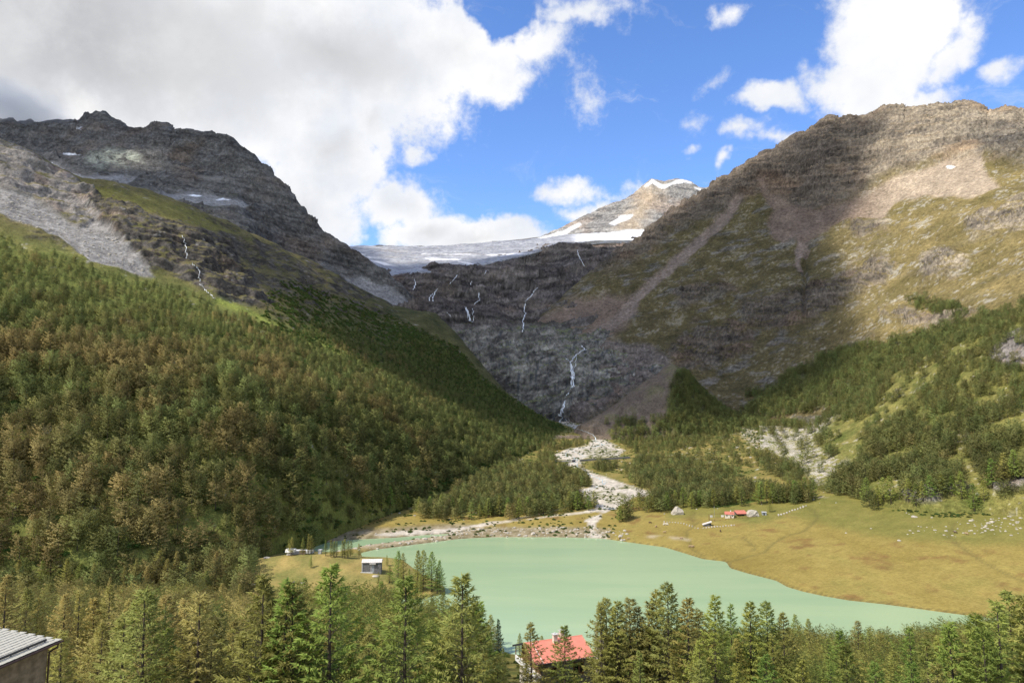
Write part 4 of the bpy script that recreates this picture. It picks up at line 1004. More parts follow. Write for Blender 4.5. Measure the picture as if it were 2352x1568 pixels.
def tree_geo(seed, H, R, nb, nt, tl, tw, base=.16, power=.8, droop=.25, limbs=True, trunk_r=.22, segs=6, density_in=.2, asym=.25, lift=.28):
    """tapered trunk and limbs; a crown of many small sprays along whorled branches"""
    rng = np.random.RandomState(seed)
    tv, tf = [], []
    lean = rng.normal(0, .012, 2)
    nseg = 7
    hs = np.linspace(-0.4, H * .97, nseg)
    for k, h in enumerate(hs):
        rr = trunk_r * (1 - .93 * max(h, 0) / H) * (1.25 if k == 0 else 1)
        for j in range(segs):
            a = 2 * math.pi * j / segs
            tv.append((rr * math.cos(a) + lean[0] * h, rr * math.sin(a) + lean[1] * h, h))
    for k in range(nseg - 1):
        for j in range(segs):
            a, b = k * segs + j, k * segs + (j + 1) % segs
            tf += [(a, b, b + segs), (a, b + segs, a + segs)]
    cv, lf = [], []
    a0 = rng.uniform(0, 6.28); side = rng.uniform(0, 6.28)
    for i in range(nb):
        t = ((i + rng.uniform(0, 1)) / nb) ** 1.05
        z = H * (base + (1 - base) * t * .985)
        az = a0 + i * 2.39996 + rng.normal(0, .3)
        prof = (1 - t) ** power * min(1.0, .5 + t * 3.0)
        L = R * prof * rng.uniform(.66, 1.18) * (1 + asym * math.cos(az - side)) + .25
        d = np.array([math.cos(az), math.sin(az), 0]); sd = np.array([-d[1], d[0], 0])
        o = np.array([lean[0] * z, lean[1] * z, z])
        dr = droop * (1 - t) * rng.uniform(.6, 1.3) - .10 * t
        def pt(s): return o + d * (L * s) + np.array([0, 0, L * (-dr * s + lift * s * s + .35 * t * s)])
        if limbs:
            b = len(tv); w = trunk_r * (.22 * (1 - t) + .06)
            for s, q in ((0.0, 1.0), (.5, .6), (.92, .25)):
                c = pt(s); tv += [tuple(c + sd * w * q), tuple(c - sd * w * q), tuple(c + np.array([0, 0, -w * 1.2 * q]))]
            for k in range(2):
                p0, p1 = b + k * 3, b + k * 3 + 3
                for j in range(3):
                    a1, b1 = p0 + j, p0 + (j + 1) % 3
                    tf += [(a1, b1, b1 + 3), (a1, b1 + 3, a1 + 3)]
        n = max(3, int(nt * (.3 + .7 * L / R) * rng.uniform(.8, 1.2)))
        s = 1 - (1 - density_in) * rng.uniform(0, 1, n) ** 1.25
        off = rng.uniform(-1, 1, n) * .30 * L * np.sin(np.clip(s, .12, .97) * math.pi) ** .8 + rng.normal(0, .10, n) * tl
        c = o[None] + d[None] * (L * s)[:, None] + sd[None] * off[:, None]
        c[:, 2] += L * (-dr * s + lift * s * s + .35 * t * s) + rng.normal(0, .12, n) * tl - np.abs(off) * .18
        dirs = d[None] * rng.uniform(.2, 1.0, n)[:, None] + sd[None] * (np.sign(off) * rng.uniform(.1, .9, n))[:, None]
        dirs[:, 2] += rng.normal(.05, .45, n)
        dirs /= np.linalg.norm(dirs, axis=1, keepdims=True)
        up = rng.normal(0, 1, (n, 3)); cr = np.cross(dirs, up); cr /= np.linalg.norm(cr, axis=1, keepdims=True)
        ll = tl * rng.uniform(.6, 1.35, n)[:, None]; ww = tw * rng.uniform(.6, 1.3, n)[:, None] * .5
        cv.append(np.stack([c - cr * ww, c + cr * ww, c + dirs * ll], 1).reshape(-1, 3))
        lf.append(np.repeat(np.clip(rng.normal(.5, .22, n) + .12 * (s - .6), 0, 1), 3))
    # leader tuft
    n = max(4, nt // 5); zz = H * rng.uniform(.93, 1.0, n)
    c = np.stack([rng.normal(0, .06, n), rng.normal(0, .06, n), zz], 1); c[:, 0] += lean[0] * zz; c[:, 1] += lean[1] * zz
    dirs = rng.normal(0, .5, (n, 3)); dirs[:, 2] = np.abs(dirs[:, 2]) + .6; dirs /= np.linalg.norm(dirs, axis=1, keepdims=True)
    cr = np.cross(dirs, rng.normal(0, 1, (n, 3))); cr /= np.linalg.norm(cr, axis=1, keepdims=True)
    cv.append(np.stack([c - cr * tw * .4, c + cr * tw * .4, c + dirs * tl * .8], 1).reshape(-1, 3)); lf.append(np.full(n * 3, .6))
    cv = np.concatenate(cv); lf = np.concatenate(lf)
    return np.array(tv), np.array(tf), cv, np.arange(len(cv)).reshape(-1, 3), lf

def tree_meshes(tag, seed, mat, **kw):
    tv, tf, cv, cf, lf = tree_geo(seed, **kw)
    cr = np_mesh('crown_' + tag, cv, cf, mat, {'leaf': ('FLOAT', 'POINT', lf)})
    cr.normals_split_custom_set_from_vertices(soft_normals(cr, kw['H'], .5).tolist())
    return (np_mesh('trunk_' + tag, tv, tf, M_BARK), cr)

def soft_normals(me, H, k=.62):
    """needle sprays shade like a full crown: their normals lean outwards"""
    n = len(me.vertices); co = np.empty(n * 3, np.float32); me.vertices.foreach_get('co', co); co = co.reshape(-1, 3)
    tri = co.reshape(-1, 3, 3); g = np.cross(tri[:, 1] - tri[:, 0], tri[:, 2] - tri[:, 0]); g /= np.linalg.norm(g, axis=1, keepdims=True) + 1e-9
    c = tri.mean(1); o = c.copy(); o[:, 2] = np.hypot(c[:, 0], c[:, 1]) * .45 + .02 * H; o /= np.linalg.norm(o, axis=1, keepdims=True) + 1e-9
    flip = (g * o).sum(1) < 0
    tri[flip] = tri[flip][:, ::-1]; g[flip] *= -1
    me.vertices.foreach_set('co', tri.reshape(-1).astype(np.float32)); me.update()
    nn = o * k + g * (1 - k); nn /= np.linalg.norm(nn, axis=1, keepdims=True)
    return np.repeat(nn, 3, 0)
PROTO = {}
def protos(kind, n, mat, seed0, **kw):
    rng = random.Random(seed0); PROTO[kind] = []
    for k in range(n):
        q = dict(kw); q['R'] = kw['R'] * rng.uniform(.88, 1.15); q['power'] = kw.get('power', .8) * rng.uniform(.85, 1.25)
        q['base'] = kw.get('base', .16) * rng.uniform(.7, 1.4)
        PROTO[kind].append(tree_meshes(kind, seed0 + k, mat[k % len(mat)], **q))
# near trees are 15 m models, scaled per tree
protos('larch', 6, [M_LARCH, M_LARCH2], 100, H=15, R=3.75, nb=94, nt=76, tl=.38, tw=.13, base=.12, power=1.02, droop=.24)
protos('larch_thin', 3, [M_LARCH, M_LARCH2], 200, H=15, R=2.6, nb=70, nt=56, tl=.40, tw=.12, base=.18, power=.95, droop=.3, asym=.5)
protos('spruce', 2, [M_SPRUCE], 300, H=15, R=2.3, nb=90, nt=52, tl=.45, tw=.19, base=.05, power=1.0, droop=.5)
protos('larch_mid', 6, [M_LARCH, M_LARCH2], 400, H=15, R=3.6, nb=42, nt=24, tl=.95, tw=.36, base=.13, power=.98, droop=.25)

GROUNDZ = lambda x, y: float(ground_z(np.array([x]), np.array([y]))[0])
def layer_z(x, y, layers=None):
    """height of the terrain at (x, y): the highest of the ground and the slopes"""
    best = None
    for L in (layers or [G, B, S, H]):
        r = x / y
        c = (r - L.r[0]) / (L.r[-1] - L.r[0]) * (L.nc - 1)
        if c < 0 or c > L.nc - 1: continue
        c = int(round(c)); yy = L.P[:, c, 1]; zz = L.P[:, c, 2]
        k = np.where((yy[:-1] <= y) & (yy[1:] > y))[0]
        if len(k) == 0: continue
        k = k[-1]; t = (y - yy[k]) / (yy[k + 1] - yy[k] + 1e-9)
        z = zz[k] * (1 - t) + zz[k + 1] * t
        if best is None or z > best: best = z
    return best

TREES = []
def add_tree(kind, x, y, z, Hh, rot, label, group, cat='tree', tint=0.0, name=None, variant=None, wide=1.0):
    v = PROTO[kind][(variant if variant is not None else len(TREES)) % len(PROTO[kind])]
    nm = name or ('spruce_tree' if kind == 'spruce' else 'larch_tree')
    e = bpy.data.objects.new(nm, None); col.objects.link(e)
    e.empty_display_size = 1.0
    e.location = (x, y, z); e.rotation_euler = (0, 0, rot); s = Hh / 15.0; e.scale = (s * wide, s * wide, s)
    set_props(e, label, cat, group)
    for nm2, me in (('trunk', v[0]), ('crown', v[1])):
        c = bpy.data.objects.new(nm2, me); col.objects.link(c); c.parent = e
        if nm2 == 'crown': c['tint'] = float(tint)
    TREES.append(e)
    return e
def by_top(u, vt, Hh, lo=95.0, hi=330.0):
    """distance at which a tree of height Hh on the near hillside reaches up to picture row vt"""
    ys = np.linspace(lo, hi, 120)
    p = unproj(np.full(120, u), np.full(120, vt), 1.0)
    d = p - np.array([0, 0, CAM_Z]); Q = np.array([0, 0, CAM_Z]) + d * ys[:, None]
    g = ground_z(Q[:, 0], Q[:, 1])
    f = Q[:, 2] - g - Hh
    on_land = sdist(Q[:, 0], Q[:, 1], lake_w) > 1.0
    f = np.where(on_land, f, 99)
    k = np.where((f[:-1] <= 0) & (f[1:] > 0) & (f[1:] < 90))[0]
    if len(k): k = k[-1]; return Q[k, 0], Q[k, 1], g[k], Hh
    j = np.argmin(np.abs(f)); return Q[j, 0], Q[j, 1], g[j], min(max(Q[j, 2] - g[j], Hh * .45), Hh * 1.5)
def by_foot(u, vt, Hh):
    """a tree beyond the stream: the foot lies where a tree of that height would end"""
    for v in np.arange(vt + 20, vt + 120, 3.0):
        q = pick(u, v, [G, B])
        if q is None or q[0][1] < 340: continue
        _, vv = proj(q[0][0], q[0][1], q[0][2] + Hh)
        if vv >= vt: return q[0][0], q[0][1], q[0][2], Hh
    return by_top(u, vt, Hh)

rt = random.Random(5)
ORD = ['first', 'second', 'third', 'fourth', 'fifth', 'sixth', 'seventh', 'eighth', 'ninth', 'tenth', 'eleventh', 'twelfth', 'thirteenth', 'fourteenth', 'fifteenth', 'sixteenth', 'seventeenth', 'eighteenth', 'nineteenth', 'twentieth']
# rows of the near forest as seen from the railway: (u, v of the top, height, kind)
ROWS = {
 'stream': ('yellow-green larch in the row along the stream', [(41,1283,15),(89,1284,16),(150,1279,16),(178,1292,14),(215,1291,15),(252,1322,13),(284,1300,15),(312,1280,16),(335,1296,14),(362,1262,17),(381,1280,15),(405,1262,17),(433,1288,14),(474,1308,13),(492,1262,16),(509,1337,13),(547,1339,12),(589,1376,12)]),
 'leftmid': ('larch standing on the slope behind the slate-roofed barn', [(18,1315,16),(56,1353,15),(85,1372,14),(113,1339,17),(150,1365,15),(186,1352,16),(222,1370,15),(258,1345,17),(300,1372,15),(342,1358,18),(385,1362,17),(425,1372,16),(462,1352,18),(500,1400,14),(540,1420,14)]),
 'leftnear': ('olive dark-trunked larch right of the slate-roofed barn', [(150,1440,14),(235,1424,15),(290,1402,18),(345,1412,17),(392,1440,15),(440,1420,17),(485,1414,17),(509,1462,13),(560,1448,15)]),
 'hutfront': ('larch below the pasture of the stone hut', [(606,1316,14),(650,1326,14),(684,1324,14),(701,1326,13),(728,1345,12),(763,1292,17),(790,1372,13),(828,1348,14),(851,1362,13),(877,1333,14),(905,1352,13),(933,1319,15),(953,1338,14),(991,1372,12),(1017,1358,13),(1040,1385,12)]),
 'mid': ('larch in the dense grove left of the red-roofed chalet', [(623,1446,14),(655,1420,15),(691,1397,19),(722,1440,14),(752,1411,15),(786,1384,15),(823,1411,15),(850,1436,14),(884,1414,15),(923,1440,13),(958,1412,14),(991,1420,13),(1030,1440,13)]),
 'shore': ('tall lakeshore larch left of the chalet', [(1063,1314,19),(1094,1376,14),(1111,1378,14),(1129,1410,12)]),
 'lownear': ('sunlit larch below the grove left of the chalet', [(580,1500,13),(640,1490,13),(700,1478,14),(745,1492,12),(774,1472,14),(801,1496,12),(847,1520,11),(879,1460,15),(921,1500,12),(965,1518,11),(1001,1498,12),(1057,1508,12),(1101,1492,12),(1145,1502,12)]),
 'chalet': ('small larch beside the red-roofed chalet', [(1193,1452,9.5),(1222,1427,10),(1297,1433,10),(1245,1458,9.5),(1155,1486,9),(1293,1532,7),(1352,1518,8),(1322,1540,7),(1213,1520,8)]),
 'rightshore': ('larch in the row on the shore right of the chalet', [(1380,1378,13),(1394,1370,15),(1417,1376,14),(1446,1370,15),(1458,1388,14),(1489,1374,14),(1513,1352,14),(1531,1337,18),(1580,1370,15),(1606,1398,13),(1636,1362,16),(1676,1385,14),(1718,1378,13),(1759,1380,14),(1797,1403,12),(1826,1409,12),(1855,1418,12)]),
 'rightmid': ('bright larch standing before the lake right of the chalet', [(1500,1446,12),(1534,1418,14),(1565,1440,12),(1605,1466,12),(1650,1448,12),(1690,1462,11),(1726,1440,12),(1775,1452,12),(1815,1440,12),(1899,1462,11),(1929,1447,12),(1966,1422,14),(1995,1442,12),(2028,1455,11),(2058,1490,10)]),
 'rightedge': ('tall larch at the right end of the near wood', [(2090,1438,14),(2125,1462,13),(2153,1455,13),(2190,1426,15),(2231,1408,16),(2262,1440,14),(2290,1380,17),(2312,1352,20),(2342,1362,19)]),
 'rightlow': ('bright green larch at the lower right before the lake', [(1470,1490,11),(1545,1502,10),(1610,1515,10),(1692,1518,10),(1760,1500,11),(1845,1510,11),(1905,1520,10),(1940,1476,13),(2010,1515,11),(2090,1512,12),(2150,1520,11),(2220,1490,13),(2290,1475,14),(2340,1480,14)]),
}
LOOK = {'larch': 'broad', 'larch_thin': 'slender'}
placed = []
for row, (what, lst) in ROWS.items():
    lst = sorted(lst)
    n = len(lst)
    for i, (u, v, h) in enumerate(lst):
        h = h * (1.0 if row == 'chalet' else 1.3)
        kind = 'larch_thin' if rt.random() < .22 else 'larch'
        if row in ('chalet',): kind = 'larch'
        if (u, v) == (763, 1292): kind = 'larch'
        x, y, z, hh = by_foot(u, v, h) if row == 'stream' else by_top(u, v, h, 84.0, 345.0)
        tint = max(0.0, min(1.0, rt.gauss(.62 if u < 620 else .22, .22)))
        if row in ('mid', 'hutfront') and 850 < u: tint *= .3
        w = LOOK[kind]
        t0 = what.replace('larch', f'{w} larch', 1) if 'tall' not in what and 'small' not in what else what
        if n <= 20:
            lab = f'{ORD[i]} {what} from the left'
        placed.append((x, y)); add_tree(kind, x, y, z - .2, hh, rt.uniform(0, 6.28), lab, 'larches of the near forest', tint=tint, wide=rt.uniform(1.02, 1.34))
for (u, v, h, lab) in ((1412, 1434, 12, 'dark narrow spruce among pale larches just right of the chalet'), (1146, 1420, 14, 'dark spruce on the shore left of the chalet')):
    x, y, z, hh = by_top(u, v, h, 100, 345)
    add_tree('spruce', x, y, z - .2, hh, rt.uniform(0, 6.28), lab, 'dark spruces near the chalet')
# pasture trees: (u, v of the foot), height
z3f = lambda x, y: (631.6 + x * .1465, 1205.8 + y * .1465)
HILLT = [(220,478,11),(280,482,12),(435,458,11),(545,455,13),(572,455,12),(800,480,10),(880,500,11),(920,492,10),(950,492,10),(1040,512,11),(1080,512,12),(1120,522,11),(1175,485,10),(1320,502,9)]
for i, (a, b, h) in enumerate(HILLT):
    u, v = z3f(a, b); q = pick(u, v, [G])
    if q is None: continue
    p0 = q[0]; add_tree('larch_thin', p0[0], p0[1], p0[2] - .3, h * 1.05, rt.uniform(0, 6.28), f'{ORD[i]} larch from the left in the row on the crest of the hut pasture', 'larches on the crest of the hut pasture', wide=1.25, tint=rt.uniform(0, .5))
for (a, b, h, lab) in ((565, 668, 8, 'small lone two-stemmed larch in the middle of the hut pasture'), (1750, 632, 7, 'small lone larch between the stone hut and the water')):
    u, v = z3f(a, b); p0 = pick(u, v, [G])[0]
    add_tree('larch_thin', p0[0], p0[1], p0[2] - .2, h, rt.uniform(0, 6.28), lab, 'lone larches by the stone hut', wide=1.3)
HUTR = [(868,1312,1345),(893,1296,1338),(911,1263,1340),(926,1268,1346),(940,1304,1362),(956,1262,1352),(964,1318,1372),(975,1261,1354),(991,1265,1357),(1003,1300,1366),(1008,1284,1360)]
for i, (u, vt, vb) in enumerate(HUTR):
    q = pick(u, vb, [G]); p0 = q[0]
    if sdist(p0[:1], p0[1:2], lake_w)[0] < 0.5:
        for dy in range(0, 40, 2):
            zz = GROUNDZ(p0[0], p0[1] + dy)
            if zz > .3: p0 = np.array([p0[0] * (p0[1] + dy) / p0[1], p0[1] + dy, zz]); break
    ray = unproj(u, vt, p0[1]); h = max(6.0, ray[2] - p0[2])
    add_tree('larch' if i % 3 else 'larch_thin', p0[0], p0[1], max(p0[2], .3) - .3, h, rt.uniform(0, 6.28), f'{ORD[i]} larch from the left on the wooded point right of the stone hut', 'larches on the wooded point', tint=rt.uniform(0, .35), wide=1.1)
q = pick(1521.6 + 1690 * .14648, 1136.9 + 262 * .14648, [G])[0]
add_tree('larch', q[0], q[1], q[2] - .2, 13, 1.0, 'single larch right of the farmhouse and the big boulder', 'lone larches by the farm', tint=0.0)
# valley trees one can tell apart: the front of the groves beyond the lake
GROVE = {
 'grove left of the river': [(1085,1193),(1100,1190),(1122,1188),(1145,1186),(1168,1186),(1192,1190),(1210,1182),(1230,1178),(1252,1176),(1268,1172),(1290,1178),(1310,1170),(1328,1172),(1345,1168),(1352,1172),(1365,1166)],
 'grove between river and farm': [(1424,1198),(1432,1196),(1452,1168),(1470,1172),(1488,1176),(1500,1174),(1530,1172),(1548,1160),(1570,1164),(1590,1168),(1606,1162),(1640,1166),(1660,1160),(1690,1158),(1706,1162)],
 'dark grove behind the farmhouse': [(1742,1156),(1752,1158),(1764,1154),(1776,1156),(1788,1152),(1800,1154),(1812,1150),(1824,1152),(1836,1150),(1848,1148),(1858,1150),(1868,1144)],
 'trees along the left valley pasture': [(835,1175),(850,1170),(868,1172),(890,1165),(915,1172),(938,1168),(960,1178),(985,1176),(1010,1178),(1035,1180),(1058,1176)],
 'wood edge above the right meadow': [(2000,1150),(2018,1162),(2034,1150),(2052,1156),(2070,1146),(2092,1150),(2110,1162),(2128,1150),(2146,1146),(2165,1140),(2188,1138),(2210,1145),(2240,1172),(2262,1150),(2282,1120),(2310,1108),(2338,1100)],
}
for gname, lst in GROVE.items():
    for i, (u, v) in enumerate(lst):
        q = pick(u, v, [G, S, B])
        if q is None: continue
        p0 = q[0]; h = rt.uniform(14, 21) * (1.1 if 'farmhouse' in gname else 1) * (1.2 if 'wood edge' in gname else 1)
        lab = f'{ORD[i]} larch from the left at the front of {gname}' if 'along' not in gname and 'edge' not in gname else f'{ORD[i]} larch from the left among the {gname}' if 'along' in gname else f'{ORD[i]} larch from the left at the {gname}'
        add_tree('larch_mid', p0[0], p0[1], p0[2] - .3, h, rt.uniform(0, 6.28), lab, f'larches of the {gname}' if 'grove' in gname else gname, tint=max(0, rt.gauss(.1, .15)), wide=1.15)

# ---- the far forests ------------------------------------------------------
lib = bpy.data.collections.new('forest_models')
def lib_tree(seed, mat, coll=None, **kw):
    tv, tf, cv, cf, lf = tree_geo(seed, **kw)
    tmp = np_mesh('conifer', cv, cf, mat)
    nn = soft_normals(tmp, kw['H'], .78); tmp.vertices.foreach_get('co', (buf := np.empty(len(cv) * 3, np.float32))); cv = buf.reshape(-1, 3); bpy.data.meshes.remove(tmp)
    V_ = np.concatenate([cv, tv]); Fa = np.concatenate([cf, tf + len(cv)])
    me = np_mesh('conifer', V_, Fa, mat, {'leaf': ('FLOAT', 'POINT', np.concatenate([lf, np.full(len(tv), .3)]))})
    me.materials.append(M_BARK)
    me.polygons.foreach_set('material_index', np.concatenate([np.zeros(len(cf), np.int32), np.ones(len(tf), np.int32)]))
    tn = tv.copy(); tn[:, 2] = 0; tn /= np.linalg.norm(tn, axis=1, keepdims=True) + 1e-9
    me.normals_split_custom_set_from_vertices(np.concatenate([nn, tn]).tolist())
    o = bpy.data.objects.new('conifer', me); (coll or lib).objects.link(o); return o
KW = dict(H=1.0, R=.20, nb=42, nt=24, tl=.056, tw=.030, base=.13, power=.72, droop=.25, limbs=False, trunk_r=.017, segs=3)
for k in range(9):
    q = dict(KW); q['R'] = .155 + .012 * k; q['power'] = (1.0, 1.25, .85)[k % 3] + .02 * k; q['base'] = (.1, .16, .24)[(k // 3) % 3]; q['nb'] = (42, 34, 48)[(k // 2) % 3]; lib_tree(600 + k, M_FAR, **q)
lib2 = bpy.data.collections.new('bush_models')
for k in range(3):
    rng = np.random.RandomState(900 + k); n = 120
    c = rng.normal(0, 1, (n, 3)); c /= np.linalg.norm(c, axis=1, keepdims=True); c *= rng.uniform(.55, 1, (n, 1)) * np.array([1, 1, .75]); c[:, 2] = np.abs(c[:, 2])
    d_ = rng.normal(0, 1, (n, 3)); d_ /= np.linalg.norm(d_, axis=1, keepdims=True); e_ = np.cross(d_, rng.normal(0, 1, (n, 3))); e_ /= np.linalg.norm(e_, axis=1, keepdims=True)
    V_ = np.stack([c - e_ * .17, c + e_ * .17, c + d_ * .42], 1).reshape(-1, 3)
    me = np_mesh('bush', V_, np.arange(3 * n).reshape(-1, 3), M_BUSH, {'leaf': ('FLOAT', 'POINT', np.repeat(rng.uniform(.1, .9, n), 3))}, smooth=False)
    lib2.objects.link(bpy.data.objects.new('bush', me))

def scatter(name, pts, size, tint, coll, rngseed=0, mat=None):
    rng = np.random.RandomState(rngseed)
    me = bpy.data.meshes.new(name); n = len(pts)
    me.vertices.add(n); me.vertices.foreach_set('co', np.asarray(pts, np.float32).ravel())
    for an, dat in (('size', size), ('tint', tint), ('turn', rng.uniform(0, 6.283, n)), ('wide', rng.uniform(.85, 1.3, n))):
        a = me.attributes.new(an, 'FLOAT', 'POINT'); a.data.foreach_set('value', np.asarray(dat, np.float32))
    me.update()
    if mat: me.materials.append(mat)
    o = link(name, me); o['kind'] = 'stuff'
    ng = bpy.data.node_groups.new(name + '_spread', 'GeometryNodeTree')
    ng.interface.new_socket('Geometry', in_out='INPUT', socket_type='NodeSocketGeometry')
    ng.interface.new_socket('Geometry', in_out='OUTPUT', socket_type='NodeSocketGeometry')
    N_ = ng.nodes; Lk = ng.links
    gi, go = N_.new('NodeGroupInput'), N_.new('NodeGroupOutput')
    iop = N_.new('GeometryNodeInstanceOnPoints'); ci = N_.new('GeometryNodeCollectionInfo')
    ci.inputs['Collection'].default_value = coll; ci.inputs['Separate Children'].default_value = True; ci.inputs['Reset Children'].default_value = True
    def attr(nm):
        a = N_.new('GeometryNodeInputNamedAttribute'); a.data_type = 'FLOAT'; a.inputs['Name'].default_value = nm; return a.outputs['Attribute']
    rv = N_.new('FunctionNodeRandomValue'); rv.data_type = 'INT'
    rv.inputs[4].default_value = 0; rv.inputs[5].default_value = len(coll.objects) - 1
    cx = N_.new('ShaderNodeCombineXYZ'); Lk.new(attr('turn'), cx.inputs[2])
    sw = N_.new('ShaderNodeMath'); sw.operation = 'MULTIPLY'; Lk.new(attr('size'), sw.inputs[0]); Lk.new(attr('wide'), sw.inputs[1])
    cs = N_.new('ShaderNodeCombineXYZ'); Lk.new(sw.outputs[0], cs.inputs[0]); Lk.new(sw.outputs[0], cs.inputs[1]); Lk.new(attr('size'), cs.inputs[2])
    Lk.new(gi.outputs[0], iop.inputs['Points']); Lk.new(ci.outputs[0], iop.inputs['Instance'])
    iop.inputs['Pick Instance'].default_value = True
    Lk.new(rv.outputs[2], iop.inputs['Instance Index']); Lk.new(cx.outputs[0], iop.inputs['Rotation']); Lk.new(cs.outputs[0], iop.inputs['Scale'])
    Lk.new(iop.outputs[0], go.inputs[0])
    md = o.modifiers.new('spread', 'NODES'); md.node_group = ng
    return o

def sample_layer(L, spacing, density, seed, ulim=(-260, 2620)):
    """random points on a layer, spaced in metres; density(P, U, V, N) gives the chance to keep"""
    rng = np.random.RandomState(seed)
    A, B_, D_ = L.P[:-1, :-1], L.P[:-1, 1:], L.P[1:, :-1]
    area = np.linalg.norm(np.cross((B_ - A)[..., :2], (D_ - A)[..., :2]).reshape(A.shape[:2] + (1,)), axis=-1)
    mid_u = L.U[:-1, :-1]
    area = area * ((mid_u > ulim[0]) & (mid_u < ulim[1])) * (L.N[:-1, :-1, 1] < .35)
    n = rng.poisson(area / spacing ** 2)
    ii, jj = np.nonzero(n); k = np.repeat(np.arange(len(ii)), n[ii, jj]); ii, jj = ii[k], jj[k]
    a, b = rng.uniform(0, 1, (2, len(ii), 1))
    P_ = L.P[ii, jj] + (L.P[ii, jj + 1] - L.P[ii, jj]) * a + (L.P[ii + 1, jj] - L.P[ii, jj]) * b
    U_, V_ = proj(P_[:, 0], P_[:, 1], P_[:, 2])
    keep = rng.uniform(0, 1, len(P_)) < density(P_, U_, V_, L.N[ii, jj])
    return P_[keep], U_[keep], V_[keep], rng
def thin_out(P_, dmin, rng):
    """drop points closer than dmin to an earlier one"""
    cell = {}; keep = []
    for i, (x, y) in enumerate(P_[:, :2]):
        cx, cy = int(x // dmin), int(y // dmin); ok = True
        for ax in (cx - 1, cx, cx + 1):
            for ay in (cy - 1, cy, cy + 1):
                for (qx, qy) in cell.get((ax, ay), ()):
                    if (qx - x) ** 2 + (qy - y) ** 2 < dmin * dmin: ok = False; break
                if not ok: break
            if not ok: break
        if ok: cell.setdefault((cx, cy), []).append((x, y)); keep.append(i)
    return np.array(keep, int)

fu = [p[0] for p in FORLINE]; fv = [p[1] for p in FORLINE]
def dens_B(P_, U_, V_, N_):
    lim = np.interp(U_, fu + [900, 1000, 1100, 1200, 1300, 1350], fv + [775, 770, 860, 930, 985, 1003])
    d = sm(V_ + fbm(P_ / 30.0, 3) * 26 - lim, 0, 34)
    clear = sm(fbm(P_ / 24.0 + 60, 4), .04, .26)
    gul = np.exp(-(sdist(U_ + fbm(P_ / 20.0, 2) * 14, V_, GULLY, False) / 12) ** 2)
    return np.clip(d * (1 - .85 * clear) * (1 - .9 * gul) * (1 - .97 * sm(-sdist(U_, V_, SCREE), -3, 3)), 0, 1)
Pb, Ub, Vb_, rng = sample_layer(B, 3.2, dens_B, 11)
k = thin_out(Pb, 6.0, rng); Pb, Ub, Vb_ = Pb[k], Ub[k], Vb_[k]
limb = np.interp(Ub, fu + [900, 1350], fv + [775, 1003])
hb = rng.triangular(5, 14, 20, len(Pb)) * np.clip(.42 + .6 * sm(Vb_ - limb, 0, 260), 0, 1) * np.where(Ub > 700, 1.0, 1.08)
brownn = sm(fbm(Pb / 75.0 + 5, 3) + .35 * rng.normal(0, .5, len(Pb)) + .30 * sm(900 - Ub, 0, 300) * sm(Vb_, 700, 820) - .1, -.05, .5) * (1 - sm(Ub, 900, 1150))
scatter('left_forest', Pb - [0, 0, .3], hb, brownn * .6, lib, 1)
def dens_S(P_, U_, V_, N_):
    n1 = fbm(P_ / 45.0 + 8, 3)
    base = sm(n1, -.16, .06)
    low = 1 - sm(V_ + 14 * n1, 1128, 1150) * sm(U_, 2000, 2030)
    opn = 1 - sm(-sdist(U_ + 20 * n1, V_, [(1850,1000),(1960,950),(2060,880),(2120,830),(2200,790),(2250,775),(2180,850),(2090,940),(1960,1060),(1900,1150),(1840,1140)]), -10, 14)
    bare = np.maximum.reduce([sm(-sdist(U_, V_, q), -4, 6) for q in LEDGE])
    fl_ = np.maximum.reduce([sm(-sdist(U_, V_ - h_ * 900 / P_[:, 1], FIELD), -2, 4) for h_ in (2, 12)])
    return base * low * (.12 + .88 * opn) * (1 - .9 * bare) * (1 - .9 * fl_)
Ps, Us, Vs_, rng = sample_layer(S, 3.4, dens_S, 12)
k = thin_out(Ps, 5.0, rng); Ps, Us, Vs_ = Ps[k], Us[k], Vs_[k]
scatter('right_forest', Ps - [0, 0, .3], rng.uniform(9, 17, len(Ps)) * (.75 + .25 * sm(Vs_, 850, 1100)), np.clip(rng.normal(.05, .15, len(Ps)), 0, .6), lib, 2)
# valley floor groves
GR = [zr(q) for q in ([(-200,980),(0,880),(150,700),(350,560),(480,700),(700,690),(780,690),(900,690),(1040,690),(1130,760),(1220,860),(1200,910),(1080,920),(960,910),(900,950),(1100,980),(1240,1060),(1250,1120),(1000,1160),(600,1230),(300,1240),(100,1230),(-100,1200),(-250,1100)],
    [(-600,1150),(-300,1100),(-150,1200),(0,1260),(-400,1250),(-700,1220)],
    [(1230,660),(1350,640),(1480,660),(1500,720),(1400,745),(1250,750)], [(640,600),(760,560),(830,600),(850,650),(700,660)],
    [(1560,760),(1700,640),(1850,600),(2100,600),(2300,620),(2450,700),(2700,740),(2750,800),(2600,850),(2800,900),(3100,960),(3500,1000),(3580,1060),(3400,1100),(2900,1060),(2700,1120),(2300,1130),(1950,1180),(1830,1150),(1800,1060),(1880,950),(1780,930),(1700,900),(1620,860)],
    [(1640,1010),(1760,980),(1810,1050),(1760,1150),(1640,1120)], [(1480,1150),(1560,1100),(1620,1160),(1660,1250),(1480,1280)],
    [(1400,300),(1500,200),(1800,150),(2200,200),(2600,330),(2700,420),(2500,480),(2200,520),(1900,560),(1650,560),(1580,500),(1450,430)],
    [(300,320),(500,330),(700,420),(900,440),(1180,430),(1200,470),(980,500),(820,540),(600,540),(400,420)])]
GRW = [0.9, .5, .95, .8, .8, 1, 1, .42, .6]
